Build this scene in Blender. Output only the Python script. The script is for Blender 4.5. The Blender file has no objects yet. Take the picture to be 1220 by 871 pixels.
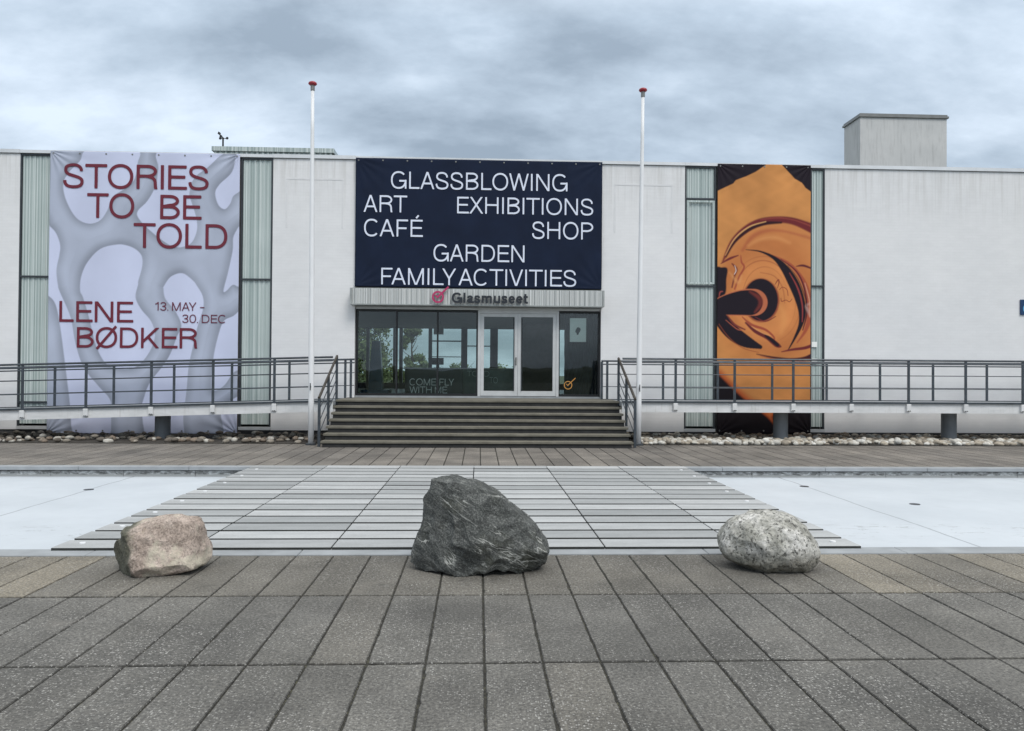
import bpy, bmesh, math, random
import numpy as np
from mathutils import Vector, Matrix, noise as mnoise

random.seed(7); rng = np.random.default_rng(11)
scene = bpy.context.scene
COL = scene.collection
R = math.radians

# ------------------------------------------------------------------ camera
F_PX, YAW, PITCH, ROLL = 915.0, R(2.47), 0.012, 0.0072
fw = Vector((math.sin(YAW)*math.cos(PITCH), math.cos(YAW)*math.cos(PITCH), math.sin(PITCH)))
r0 = Vector((math.cos(YAW), -math.sin(YAW), 0)); u0 = r0.cross(fw)
rt = r0*math.cos(ROLL) + u0*math.sin(ROLL); up = -r0*math.sin(ROLL) + u0*math.cos(ROLL)
cam_d = bpy.data.cameras.new("camera"); cam = bpy.data.objects.new("camera", cam_d); COL.objects.link(cam)
cam.matrix_world = Matrix(((rt.x, up.x, -fw.x, 0), (rt.y, up.y, -fw.y, 0), (rt.z, up.z, -fw.z, 1.6), (0, 0, 0, 1)))
cam_d.sensor_width = 36; cam_d.lens = 36*F_PX/1220; cam_d.clip_end = 5000; cam_d.clip_start = 0.05
scene.camera = cam

# ------------------------------------------------------------------ sky, sun, exposure
SUN_EL, SUN_AZ = R(50), R(152)           # azimuth measured clockwise from +Y
w = bpy.data.worlds.new("World"); scene.world = w; w.use_nodes = True
nt = w.node_tree; N = nt.nodes; L = nt.links; N.clear()
wo = N.new('ShaderNodeOutputWorld'); bg = N.new('ShaderNodeBackground'); bg.inputs['Strength'].default_value = 0.1
sky = N.new('ShaderNodeTexSky'); sky.sky_type = 'NISHITA'; sky.sun_disc = False
sky.sun_elevation = SUN_EL; sky.sun_rotation = SUN_AZ
tc = N.new('ShaderNodeTexCoord'); sp = N.new('ShaderNodeSeparateXYZ'); L.new(tc.outputs['Generated'], sp.inputs[0])
def wm(op, a, b=None, c=None, clamp=False):
    n = N.new('ShaderNodeMath'); n.operation = op; n.use_clamp = clamp
    for i, v in enumerate((a, b, c)):
        if v is None: continue
        if isinstance(v, (int, float)): n.inputs[i].default_value = v
        else: L.new(v, n.inputs[i])
    return n.outputs[0]
zc = wm('MAXIMUM', sp.outputs['Z'], 0.0)
den = wm('ADD', zc, 0.42)
cx = N.new('ShaderNodeCombineXYZ')
L.new(wm('MULTIPLY', wm('DIVIDE', sp.outputs['X'], den), .62), cx.inputs['X']); L.new(wm('DIVIDE', sp.outputs['Y'], den), cx.inputs['Y'])
cx.inputs['Z'].default_value = 3.7
n1 = N.new('ShaderNodeTexNoise'); n1.inputs['Scale'].default_value = 3.4; n1.inputs['Detail'].default_value = 8; n1.inputs['Roughness'].default_value = 0.52; n1.inputs['Distortion'].default_value = 0.12
n2 = N.new('ShaderNodeTexNoise'); n2.inputs['Scale'].default_value = 1.15; n2.inputs['Detail'].default_value = 3
L.new(cx.outputs[0], n1.inputs['Vector']); L.new(cx.outputs[0], n2.inputs['Vector'])
n3 = N.new('ShaderNodeTexNoise'); n3.inputs['Scale'].default_value = 9.0; n3.inputs['Detail'].default_value = 7; n3.inputs['Roughness'].default_value = 0.6
L.new(cx.outputs[0], n3.inputs['Vector'])
cmix = wm('ADD', wm('ADD', wm('MULTIPLY', n1.outputs['Fac'], 0.48), wm('MULTIPLY', n2.outputs['Fac'], 0.34)), wm('MULTIPLY', n3.outputs['Fac'], 0.18))
cr = N.new('ShaderNodeValToRGB'); e = cr.color_ramp.elements
e[0].position = 0.42; e[0].color = (0.275, 0.34, 0.415, 1)
e[1].position = 0.60; e[1].color = (0.67, 0.765, 0.875, 1)
m_ = cr.color_ramp.elements.new(0.50); m_.color = (0.43, 0.515, 0.61, 1)
L.new(cmix, cr.inputs['Fac'])
# an overcast vault is brighter towards the zenith
gain = wm('ADD', wm('MULTIPLY', wm('POWER', zc, 1.8), 10.5), 10.7)
vm = N.new('ShaderNodeVectorMath'); vm.operation = 'SCALE'; hz = N.new('ShaderNodeMixRGB'); hz.inputs['Color2'].default_value = (.655, .66, .655, 1)    # thicker, whiter cloud overhead
hzf = wm('MULTIPLY', wm('SUBTRACT', zc, .42), 3.0, None, True); L.new(hzf, hz.inputs['Fac']); L.new(cr.outputs['Color'], hz.inputs['Color1'])
L.new(hz.outputs['Color'], vm.inputs[0]); L.new(gain, vm.inputs['Scale'])
mx = N.new('ShaderNodeMixRGB'); mx.inputs['Fac'].default_value = 0.9
L.new(sky.outputs['Color'], mx.inputs['Color1']); L.new(vm.outputs[0], mx.inputs['Color2'])
L.new(mx.outputs['Color'], bg.inputs['Color']); L.new(bg.outputs[0], wo.inputs['Surface'])

sd = bpy.data.lights.new("sun", 'SUN'); sd.energy = 1.5; sd.angle = R(25); sd.color = (1.0, 0.965, 0.92)
so = bpy.data.objects.new("sun", sd); COL.objects.link(so)
sdir = Vector((math.sin(SUN_AZ)*math.cos(SUN_EL), math.cos(SUN_AZ)*math.cos(SUN_EL), math.sin(SUN_EL)))
so.rotation_euler = (-sdir).to_track_quat('-Z', 'Y').to_euler()
scene.view_settings.view_transform = 'Standard'; scene.view_settings.look = 'None'
scene.view_settings.exposure = 0.15; scene.view_settings.gamma = 1.0; scene.view_settings.use_curve_mapping = False

# ------------------------------------------------------------------ materials
def srgb(r, g, b):
    f = lambda c: (c/255/12.92) if c/255 <= 0.04045 else ((c/255+0.055)/1.055)**2.4
    return (f(r), f(g), f(b), 1)
class NM:
    """small helper round one node material"""
    def __init__(s, name):
        s.m = bpy.data.materials.new(name); s.m.use_nodes = True
        s.t = s.m.node_tree; s.b = s.t.nodes['Principled BSDF']; s.out = s.t.nodes['Material Output']
        s.tc = s.t.nodes.new('ShaderNodeTexCoord')
    def new(s, k): return s.t.nodes.new(k)
    def ln(s, a, b): s.t.links.new(a, b)
    def put(s, sock, v):
        if hasattr(v, 'is_output'): s.ln(v, sock)
        else: sock.default_value = v
    def map(s, scale=(1, 1, 1), rot=(0, 0, 0), src='Object'):
        n = s.new('ShaderNodeMapping'); n.inputs['Scale'].default_value = scale; n.inputs['Rotation'].default_value = rot
        s.ln(s.tc.outputs[src], n.inputs['Vector']); return n.outputs[0]
    def layers(s, scale, rot):
        a = s.map((1, 1, 1), rot); n = s.new('ShaderNodeMapping'); n.inputs['Scale'].default_value = scale; s.ln(a, n.inputs['Vector']); return n.outputs[0]
    def noise(s, scale, detail=4, rough=.55, vec=None, dist=0):
        n = s.new('ShaderNodeTexNoise'); n.inputs['Scale'].default_value = scale; n.inputs['Detail'].default_value = detail
        n.inputs['Roughness'].default_value = rough; n.inputs['Distortion'].default_value = dist
        s.ln(vec if vec is not None else s.tc.outputs['Object'], n.inputs['Vector']); return n.outputs['Fac']
    def voro(s, scale, vec=None, out='Distance', feat='F1'):
        n = s.new('ShaderNodeTexVoronoi'); n.feature = feat; n.inputs['Scale'].default_value = scale
        s.ln(vec if vec is not None else s.tc.outputs['Object'], n.inputs['Vector']); return n.outputs[out]
    def ramp(s, fac, stops):
        n = s.new('ShaderNodeValToRGB'); el = n.color_ramp.elements
        while len(el) < len(stops): el.new(0.5)
        for i, (p, c) in enumerate(stops):
            el[i].position = p; el[i].color = c if len(c) == 4 else (*c, 1)
        s.ln(fac, n.inputs['Fac']); return n.outputs['Color']
    def rampv(s, fac, a, b): return s.ramp(fac, [(a, (0, 0, 0, 1)), (b, (1, 1, 1, 1))])
    def math(s, op, a, b=0.0, clamp=False):
        n = s.new('ShaderNodeMath'); n.operation = op; n.use_clamp = clamp
        s.put(n.inputs[0], a); s.put(n.inputs[1], b); return n.outputs[0]
    def mix(s, fac, a, b, kind='MIX'):
        n = s.new('ShaderNodeMixRGB'); n.blend_type = kind
        s.put(n.inputs['Fac'], fac); s.put(n.inputs['Color1'], a); s.put(n.inputs['Color2'], b); return n.outputs['Color']
    def attr(s, name):
        n = s.new('ShaderNodeAttribute'); n.attribute_name = name; return n.outputs['Color']
    def xyz(s, src='Object'):
        n = s.new('ShaderNodeSeparateXYZ'); s.ln(s.tc.outputs[src], n.inputs[0]); return n.outputs
    def bump(s, h, strength=.3, dist=.01):
        n = s.new('ShaderNodeBump'); n.inputs['Strength'].default_value = strength; n.inputs['Distance'].default_value = dist
        s.ln(h, n.inputs['Height']); s.ln(n.outputs[0], s.b.inputs['Normal'])
    def fin(s, col, rough=.7, metal=0.0, spec=None):
        s.put(s.b.inputs['Base Color'], col); s.put(s.b.inputs['Roughness'], rough); s.b.inputs['Metallic'].default_value = metal
        if spec is not None: s.b.inputs['Specular IOR Level'].default_value = spec
        return s.m
def sc(c, k): return (c[0]*k, c[1]*k, c[2]*k, 1)
def plain(name, col, rough=.6, metal=0.0, var=.12, scale=6, bump=0.0, bscale=40):
    n = NM(name); f = n.noise(scale, 5)
    c = n.ramp(f, [(.3, sc(col, 1-var)), (.7, sc(col, 1+var))])
    if bump: n.bump(n.noise(bscale, 4), bump, .01)
    return n.fin(c, rough, metal)

M = {}
def build_materials():
    # white slurried brick
    n = NM('white_brick'); br = n.new('ShaderNodeTexBrick')
    mp = n.map((1, 1, 1), (R(90), 0, 0))
    n.ln(mp, br.inputs['Vector'])
    for k, v in (('Scale', 1.0), ('Mortar Size', .007), ('Mortar Smooth', .6), ('Brick Width', .24), ('Row Height', .078)): br.inputs[k].default_value = v
    br.inputs['Color1'].default_value = (1, 1, 1, 1); br.inputs['Color2'].default_value = (.55, .55, .55, 1); br.inputs['Mortar'].default_value = (0, 0, 0, 1)
    big = n.noise(.5, 5, .6); med = n.noise(3.0, 6, .6, n.map((1, 1, 2.2)))
    c = n.ramp(big, [(.3, (.75, .755, .765, 1)), (.7, (.81, .81, .815, 1))])
    c = n.mix(.5, c, n.ramp(med, [(.3, (.90, .90, .90, 1)), (.7, (1, 1, 1, 1))]), 'MULTIPLY')
    streak = n.noise(2.2, 4, .6, n.map((5, 1, .25)))
    z = n.xyz()['Z']
    topd = n.ramp(n.math('MULTIPLY', n.math('SUBTRACT', z, 5.6), .6), [(0, (0, 0, 0, 1)), (1, (1, 1, 1, 1))])
    c = n.mix(n.math('MULTIPLY', n.math('MULTIPLY', topd, n.rampv(streak, .42, .66)), .5), c, (.50, .49, .47, 1))
    h = n.math('ADD', n.math('MULTIPLY', br.outputs['Color'], .5), n.math('MULTIPLY', n.noise(26, 4), .5))
    n.bump(h, .28, .004); c = n.mix(.035, c, br.outputs['Color'], 'MULTIPLY')
    M['wall'] = n.fin(c, .85)
    n = NM('patched_plaster'); f = n.noise(5, 5, .6)
    M['patch'] = n.fin(n.ramp(f, [(.3, (.68, .685, .69, 1)), (.7, (.75, .75, .76, 1))]), .85)
    # profiled glass
    n = NM('profiled_glass'); v = n.map((15, .0, .008))
    f1 = n.noise(1.0, 5, .75, v)
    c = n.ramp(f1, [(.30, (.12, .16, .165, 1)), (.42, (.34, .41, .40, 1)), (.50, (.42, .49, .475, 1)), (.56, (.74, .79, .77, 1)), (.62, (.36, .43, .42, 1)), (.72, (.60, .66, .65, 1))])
    big = n.noise(.9, 3, .5)
    c = n.mix(.25, c, n.ramp(big, [(.35, (.6, .65, .65, 1)), (.65, (1, 1, 1, 1))]), 'MULTIPLY')
    M['profilit'] = n.fin(c, .28)
    n = NM('ribbed_metal'); f1 = n.noise(1.0, 5, .85, n.map((17, 0, .0)))
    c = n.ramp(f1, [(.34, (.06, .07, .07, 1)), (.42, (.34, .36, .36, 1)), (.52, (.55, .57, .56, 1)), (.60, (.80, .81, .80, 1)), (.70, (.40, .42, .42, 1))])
    M['ribbed'] = n.fin(c, .38)
    M['dark_metal'] = plain('dark_painted_steel', (.045, .052, .06), .45, .2)
    M['rail'] = plain('grey_painted_steel', (.060, .072, .085), .45, .3, .25, 9)
    M['handrail'] = plain('weathered_handrail', (.070, .062, .052), .5, .2, .3, 9)
    M['black'] = plain('black_frame', (.012, .013, .015), .4)
    M['alu'] = plain('pale_aluminium', (.62, .63, .63), .4, .25, .06)
    M['coping'] = plain('coping_metal', (.70, .72, .74), .45, .2, .08, 2)
    n = NM('white_girder'); f = n.noise(3, 6, .6, n.map((1, 1, 3))); st = n.noise(6, 4, .6, n.map((3, 1, .3)))
    c = n.ramp(f, [(.3, (.62, .63, .63, 1)), (.7, (.76, .765, .77, 1))])
    c = n.mix(n.math('MULTIPLY', n.rampv(st, .56, .72), .3), c, (.40, .38, .35, 1))
    M['girder'] = n.fin(c, .5)
    n = NM('column_grey'); M['column'] = n.fin(n.ramp(n.noise(4, 5, .6, n.map((1, 1, .4))), [(.3, (.15, .165, .18, 1)), (.7, (.21, .225, .24, 1))]), .55)
    M['plinth'] = plain('plinth_concrete', (.085, .085, .085), .9, 0, .25, 5, .3)
    # paving
    def paving(name, base, speck=1.0):
        n = NM(name); t = n.attr('Tint')
        f = n.noise(1.1, 6, .62); g = n.noise(55, 3, .7)
        c = n.ramp(f, [(.28, sc(base, .66)), (.5, base), (.74, sc(base, 1.42))])
        lg = n.noise(.45, 5, .6, dist=.5); c = n.mix(.6, c, n.ramp(lg, [(.35, (.72, .72, .72, 1)), (.65, (1.35, 1.33, 1.28, 1))]), 'MULTIPLY')
        c = n.mix(1.0, c, t, 'MULTIPLY')
        c = n.mix(.75, c, n.ramp(g, [(.32, (.36, .36, .36, 1)), (.5, (1, 1, 1, 1)), (.66, (1.75, 1.75, 1.70, 1))]), 'MULTIPLY')
        vc = n.voro(85, out='Color'); vd = n.voro(85)
        sepn = n.new('ShaderNodeSeparateColor'); n.ln(vc, sepn.inputs[0])
        size = n.math('MULTIPLY', n.math('SUBTRACT', sepn.outputs[0], .45), 1.0, True)
        wear = n.rampv(n.noise(.8, 4, .6), .30, .62)
        m1 = n.math('MULTIPLY', n.math('MULTIPLY', n.math('LESS_THAN', vd, size), wear), .72*speck)
        c = n.mix(m1, c, n.ramp(sepn.outputs[1], [(0, (.26, .255, .24, 1)), (1, (.55, .54, .51, 1))]))
        vd2 = n.voro(150, out='Distance'); vc2 = n.voro(150, out='Color'); s2 = n.new('ShaderNodeSeparateColor'); n.ln(vc2, s2.inputs[0])
        m2 = n.math('MULTIPLY', n.math('LESS_THAN', vd2, n.math('MULTIPLY', n.math('SUBTRACT', s2.outputs[0], .72), 1.5, True)), .7)
        c = n.mix(m2, c, (.03, .03, .028, 1))
        stain = n.rampv(n.noise(1.7, 5, .65, dist=.6), .60, .72)
        c = n.mix(n.math('MULTIPLY', stain, .30), c, (.27, .25, .22, 1))
        ds = n.rampv(n.noise(2.6, 6, .7, dist=.3), .58, .70)
        c = n.mix(n.math('MULTIPLY', ds, .42), c, (.05, .048, .044, 1))
        n.bump(n.math('ADD', n.noise(120, 3, .7), n.math('MULTIPLY', m1, .4)), .55, .004)
        return n.fin(c, .88)
    M['paving'] = paving('worn_paving', (.116, .113, .105, 1))
    M['paving_far'] = paving('brown_paving', (.155, .145, .134, 1), .4)
    n = NM('joint_sand'); M['joint'] = n.fin(n.ramp(n.noise(38, 5, .7), [(.35, (.012, .012, .010, 1)), (.56, (.040, .038, .030, 1)), (.68, (.085, .085, .050, 1))]), .95)
    M['kerb'] = plain('pale_kerb_concrete', (.30, .32, .335), .8, 0, .16, 3.5, .2, 60)
    # slats of the bridge: each its own shade
    n = NM('bridge_concrete'); oi = n.new('ShaderNodeObjectInfo')
    f = n.noise(1.6, 5, .6, n.map((1, 3, 1))); g = n.noise(45, 3, .7)
    c = n.ramp(oi.outputs['Random'], [(0, (.30, .315, .32, 1)), (.5, (.37, .385, .39, 1)), (1, (.48, .495, .50, 1))])
    c = n.mix(.5, c, n.ramp(f, [(.3, (.70, .70, .70, 1)), (.7, (1.12, 1.12, 1.12, 1))]), 'MULTIPLY')
    c = n.mix(.4, c, n.ramp(g, [(.3, (.72, .72, .72, 1)), (.7, (1.1, 1.1, 1.1, 1))]), 'MULTIPLY')
    n.bump(n.noise(90, 3), .3, .003)
    M['slat'] = n.fin(c, .8)
    # pool paint with joint lines at x = -5.8 and 5.3 and dirt
    n = NM('pool_paint'); o = n.xyz()
    f = n.noise(.55, 6, .6); f2 = n.noise(3.5, 5, .65)
    c = n.ramp(f, [(.3, (.49, .535, .575, 1)), (.7, (.575, .62, .66, 1))])
    c = n.mix(.35, c, n.ramp(f2, [(.3, (.88, .88, .88, 1)), (.6, (1, 1, 1, 1))]), 'MULTIPLY')
    wob = n.math('MULTIPLY', n.math('SUBTRACT', n.noise(1.2, 3), .5), .10)
    for x0 in (-5.83, 5.28, -9.6, 9.3):
        d = n.math('ABSOLUTE', n.math('SUBTRACT', n.math('ADD', o['X'], wob), x0))
        c = n.mix(n.math('MULTIPLY', n.math('LESS_THAN', d, .014 if abs(x0) < 7 else .008), .62), c, (.20, .22, .24, 1))
    dirt = n.rampv(n.noise(4.0, 6, .75, n.map((.7, 2.4, 1)), .5), .57, .63)
    edge = n.ramp(n.math('ABSOLUTE', n.math('SUBTRACT', o['Y'], 8.7)), [(0, (1, 1, 1, 1)), (.5, (0, 0, 0, 1))])
    c = n.mix(n.math('MULTIPLY', n.math('MULTIPLY', dirt, edge), .75), c, (.12, .12, .11, 1))
    c = n.mix(n.math('MULTIPLY', n.rampv(n.noise(1.6, 7, .72, n.map((1, 1.8, 1)), .4), .60, .74), .30), c, (.33, .36, .38, 1))
    M['pool'] = n.fin(c, .6)
    # old pool wall, whitish lime crust under a dark top that paints the coping's shadow
    n = NM('pool_wall_concrete'); o = n.xyz()
    f = n.noise(9, 6, .7, n.map((1, 1, 2.4)), .4)
    c = n.ramp(f, [(.38, (.13, .13, .125, 1)), (.50, (.32, .32, .31, 1)), (.60, (.60, .61, .60, 1))])
    zz = n.math('MULTIPLY', n.math('ADD', o['Z'], n.math('MULTIPLY', n.math('SUBTRACT', n.noise(4, 3), .5), .05)), 1.0)
    c = n.mix(n.rampv(zz, -.075, -.05) if False else n.ramp(n.math('ADD', zz, .5), [(.43, (0, 0, 0, 1)), (.455, (1, 1, 1, 1))]), c, (.085, .085, .08, 1))
    c = n.mix(n.ramp(n.math('ADD', zz, .5), [(.36, (1, 1, 1, 1)), (.375, (0, 0, 0, 1))]), c, (.36, .37, .365, 1))
    M['poolwall'] = n.fin(c, .9)
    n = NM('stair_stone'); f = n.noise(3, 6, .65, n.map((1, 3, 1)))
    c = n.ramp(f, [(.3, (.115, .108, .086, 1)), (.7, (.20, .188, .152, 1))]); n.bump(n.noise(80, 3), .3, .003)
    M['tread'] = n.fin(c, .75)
    M['slat_edge'] = plain('shaded_slab_edge', (.030, .032, .030), .95, 0, .35, 14)  # near-black sides paint the shade in the slab gaps, with some dirt
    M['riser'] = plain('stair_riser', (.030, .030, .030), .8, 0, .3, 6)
    M['stone'] = None
    n = NM('cobbles'); t = n.attr('Tint'); f = n.noise(18, 5, .65)
    c = n.mix(1, t, n.ramp(f, [(.3, (.62, .61, .58, 1)), (.7, (1.1, 1.1, 1.08, 1))]), 'MULTIPLY'); n.bump(n.noise(40, 4), .4, .01)
    M['cobble'] = n.fin(c, .85)
    M['soil'] = plain('dark_soil', (.045, .040, .034), .95, 0, .3, 12, .4)
    n = NM('grass_ground'); M['ground'] = n.fin(n.ramp(n.noise(.3, 6, .65), [(.3, (.045, .055, .03, 1)), (.7, (.085, .095, .055, 1))]), .95)
    # boulders ---------------------------------------------------------
    n = NM('dark_veined_gneiss'); rot = (0, R(-30), R(8))
    gra = n.noise(3.2, 8, .68, n.layers((1.2, 1.6, 4.2), rot), .7); sp_ = n.noise(70, 4, .75); bl = n.noise(3.4, 5, .6)
    c = n.ramp(gra, [(.30, (.024, .026, .025, 1)), (.48, (.070, .075, .072, 1)), (.62, (.115, .12, .116, 1)), (.76, (.19, .195, .185, 1))])
    c = n.mix(.75, c, n.ramp(sp_, [(.32, (.25, .25, .25, 1)), (.5, (1, 1, 1, 1)), (.62, (2.6, 2.6, 2.5, 1))]), 'MULTIPLY')
    c = n.mix(n.math('MULTIPLY', n.rampv(bl, .52, .66), .45), c, (.060, .062, .038, 1))
    v = n.math('ABSOLUTE', n.math('SUBTRACT', n.noise(1.5, 5, .6, n.layers((.9, 1.2, 4.2), rot), .8), .5))
    vm_ = n.math('MULTIPLY', n.ramp(v, [(0, (1, 1, 1, 1)), (.005, (.8, .8, .8, 1)), (.011, (0, 0, 0, 1))]), n.rampv(n.noise(3.5, 4), .46, .58))
    c = n.mix(n.math('MULTIPLY', vm_, .95), c, (.50, .51, .48, 1))
    v2 = n.math('ABSOLUTE', n.math('SUBTRACT', n.noise(4.5, 4, .6, n.layers((.8, 1, 5), rot), .4), .5))
    c = n.mix(n.math('MULTIPLY', n.math('MULTIPLY', n.ramp(v2, [(0, (1, 1, 1, 1)), (.014, (0, 0, 0, 1))]), n.rampv(n.noise(5, 4), .5, .62)), .4), c, (.26, .27, .25, 1))
    n.bump(n.math('ADD', n.math('MULTIPLY', gra, 1.3), n.math('MULTIPLY', sp_, .35)), .9, .035)
    M['rock_dark'] = n.fin(c, .72)
    n = NM('pink_granite'); a = n.noise(5, 7, .68); b = n.noise(60, 4, .75); l = n.noise(4.2, 6, .7, dist=.4); o = n.xyz()
    c = n.ramp(a, [(.30, (.21, .17, .14, 1)), (.47, (.38, .31, .265, 1)), (.62, (.54, .455, .395, 1))])
    c = n.mix(.8, c, n.ramp(b, [(.33, (.28, .26, .24, 1)), (.5, (1, 1, 1, 1)), (.66, (1.5, 1.48, 1.45, 1))]), 'MULTIPLY')
    c = n.mix(n.math('MULTIPLY', n.rampv(l, .51, .62), .75), c, (.56, .52, .41, 1))
    c = n.mix(n.math('MULTIPLY', n.rampv(n.noise(3.3, 6, .7, n.map((1, 1, 1), (1, 2, 0)), .5), .60, .70), .6), c, (.40, .33, .13, 1))
    moss_shade = n.ramp(n.math('ADD', n.math('ADD', n.math('MULTIPLY', o['X'], -2.1), n.math('MULTIPLY', o['Z'], -.48)), n.math('MULTIPLY', n.math('SUBTRACT', n.noise(7, 5, .65), .5), .45)),
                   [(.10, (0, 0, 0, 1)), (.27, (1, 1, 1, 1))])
    c = n.mix(n.math('MULTIPLY', moss_shade, .92), c, n.ramp(b, [(.35, (.035, .037, .026, 1)), (.65, (.13, .135, .095, 1))]))  # moss plus the shading of the left face, both painted by position
    n.bump(n.math('ADD', a, n.math('MULTIPLY', b, .4)), .9, .03)
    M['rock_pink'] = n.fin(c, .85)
    n = NM('speckled_granite'); a = n.noise(4, 6, .65); vd = n.voro(46, out='Color'); vs = n.new('ShaderNodeSeparateColor'); n.ln(vd, vs.inputs[0])
    b = n.noise(34, 5, .75, dist=.3)
    c = n.ramp(a, [(.34, (.22, .22, .19, 1)), (.48, (.42, .415, .38, 1)), (.60, (.68, .67, .64, 1))])
    c = n.mix(.55, c, n.ramp(vs.outputs[0], [(0, (.45, .45, .42, 1)), (.5, (1, 1, 1, 1)), (1, (1.25, 1.24, 1.2, 1))]), 'MULTIPLY')
    c = n.mix(n.math('MULTIPLY', n.ramp(b, [(.40, (1, 1, 1, 1)), (.47, (0, 0, 0, 1))]), .9), c, (.045, .045, .040, 1))
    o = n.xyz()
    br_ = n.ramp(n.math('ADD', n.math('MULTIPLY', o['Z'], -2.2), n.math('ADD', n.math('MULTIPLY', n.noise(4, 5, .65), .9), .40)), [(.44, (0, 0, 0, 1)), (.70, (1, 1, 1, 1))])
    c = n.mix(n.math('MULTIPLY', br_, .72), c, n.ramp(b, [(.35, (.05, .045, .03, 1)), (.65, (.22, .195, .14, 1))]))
    n.bump(n.math('ADD', a, n.math('MULTIPLY', b, .7)), .9, .022)
    M['rock_pale'] = n.fin(c, .88)
    # prints -----------------------------------------------------------
    def printed(name, rough=.55):
        n = NM(name); c = n.attr('Print'); f = n.noise(1.2, 4)
        c = n.mix(.35, c, n.ramp(f, [(.3, (.86, .86, .86, 1)), (.7, (1.05, 1.05, 1.05, 1))]), 'MULTIPLY')
        n.bump(n.noise(300, 2), .08, .002); return n.fin(c, .7, 0, .2)
    M['print'] = printed('printed_fabric')
    M['navy'] = plain('navy_fabric', (.0085, .0155, .038), .75, 0, .16, 1.6); M['navy'].node_tree.nodes['Principled BSDF'].inputs['Specular IOR Level'].default_value = .18
    M['txt_maroon'] = plain('maroon_ink', (.150, .016, .034), .75, 0, .05)
    M['txt_pale'] = plain('pale_ink', (.72, .77, .90), .7, 0, .03)
    M['txt_dark'] = plain('dark_ink', (.13, .018, .042), .6, 0, .05)
    M['letter_dark'] = plain('dark_letters', (.018, .022, .030), .4, 0, .05)
    M['magenta'] = plain('magenta_letters', (.46, .035, .13), .4, 0, .05)
    M['orange'] = plain('orange_vinyl', (.55, .27, .06), .5, 0, .05)
    M['paper'] = plain('paper', (.88, .90, .87), .8, 0, .04)
    M['emblem'] = plain('poster_ink', (.03, .035, .035), .7, 0, .1)
    M['flag_white'] = plain('white_fibreglass', (.80, .81, .82), .35, 0, .04, 2)
    M['red'] = plain('red_knob', (.36, .03, .045), .35, 0, .15)
    M['zinc_pale'] = plain('pale_zinc', (.34, .36, .355), .5, .2, .15, 5)
    M['zinc'] = plain('zinc_collar', (.22, .22, .21), .4, .6)
    n = NM('grey_render'); f = n.noise(1.2, 6, .62); st = n.noise(2.5, 4, .6, n.map((4, 4, .4)))
    c = n.ramp(f, [(.3, (.54, .55, .55, 1)), (.7, (.63, .635, .63, 1))]); c = n.mix(n.math('MULTIPLY', n.rampv(st, .5, .7), .3), c, (.22, .22, .21, 1))
    n.bump(n.noise(30, 4), .3, .01); M['render'] = n.fin(c, .9)
    M['roof'] = plain('roof_felt', (.08, .08, .08), .95, 0, .2, 2)
    M['blue'] = plain('blue_enamel', (.010, .045, .13), .35, 0, .05)
    M['ltblue'] = plain('pale_blue_enamel', (.12, .42, .66), .35, 0, .05)
    # panes: thin glass, part mirror, part see-through
    def pane(name, tint, k=1.0):
        m = bpy.data.materials.new(name); m.use_nodes = True; t = m.node_tree; t.nodes.clear()
        o = t.nodes.new('ShaderNodeOutputMaterial'); a = t.nodes.new('ShaderNodeBsdfTransparent'); a.inputs[0].default_value = tint
        g = t.nodes.new('ShaderNodeBsdfGlossy'); g.inputs['Roughness'].default_value = .01; g.inputs['Color'].default_value = (.95, .97, 1, 1)
        f = t.nodes.new('ShaderNodeFresnel'); f.inputs['IOR'].default_value = 1.5
        mm = t.nodes.new('ShaderNodeMath'); mm.operation = 'MULTIPLY'; mm.inputs[1].default_value = 1.0*k; mm.use_clamp = True
        tcn = t.nodes.new('ShaderNodeTexCoord'); nz = t.nodes.new('ShaderNodeTexNoise'); nz.inputs['Scale'].default_value = 1.4
        bp = t.nodes.new('ShaderNodeBump'); bp.inputs['Strength'].default_value = .015; t.links.new(tcn.outputs['Object'], nz.inputs['Vector'])
        t.links.new(nz.outputs['Fac'], bp.inputs['Height']); t.links.new(bp.outputs[0], g.inputs['Normal'])
        x = t.nodes.new('ShaderNodeMixShader'); t.links.new(f.outputs[0], mm.inputs[0]); t.links.new(mm.outputs[0], x.inputs[0])
        t.links.new(a.outputs[0], x.inputs[1]); t.links.new(g.outputs[0], x.inputs[2]); t.links.new(x.outputs[0], o.inputs[0]); return m
    M['pane'] = pane('tinted_pane', (.86, .905, .89, 1)); M['clear'] = pane('clear_pane', (.90, .95, .94, 1), .6)
    # interior
    M['int_floor'] = plain('interior_floor', (.16, .16, .16), .35)
    M['int_ceil'] = plain('interior_ceiling', (.34, .36, .36), .8)
    M['int_wall'] = plain('interior_wall', (.24, .235, .27), .8)
    M['int_dark'] = plain('interior_dark_fabric', (.018, .024, .032), .8, 0, .4, 5)
    M['counter'] = plain('counter_dark', (.018, .026, .032), .35)
    M['counter_pale'] = plain('counter_panel', (.10, .13, .125), .5, 0, .2, 5)
    M['teal'] = plain('blue_glass_sculpture', (.010, .055, .105), .3)
    M['txt_dim'] = plain('dim_vinyl', (.40, .45, .45), .6, 0, .05)
    M['txt_grey'] = plain('grey_vinyl', (.85, .88, .88), .6, 0, .05)
    # vegetation
    def leaf(name, a, b):
        n = NM(name); t = n.attr('Tint'); return n.fin(n.mix(t, a, b), .7)
    M['leaf'] = leaf('leaves', (.05, .075, .025, 1), (.15, .19, .075, 1))
    M['bark'] = plain('bark', (.07, .055, .04), .9, 0, .3, 8, .5)
build_materials()

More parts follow.
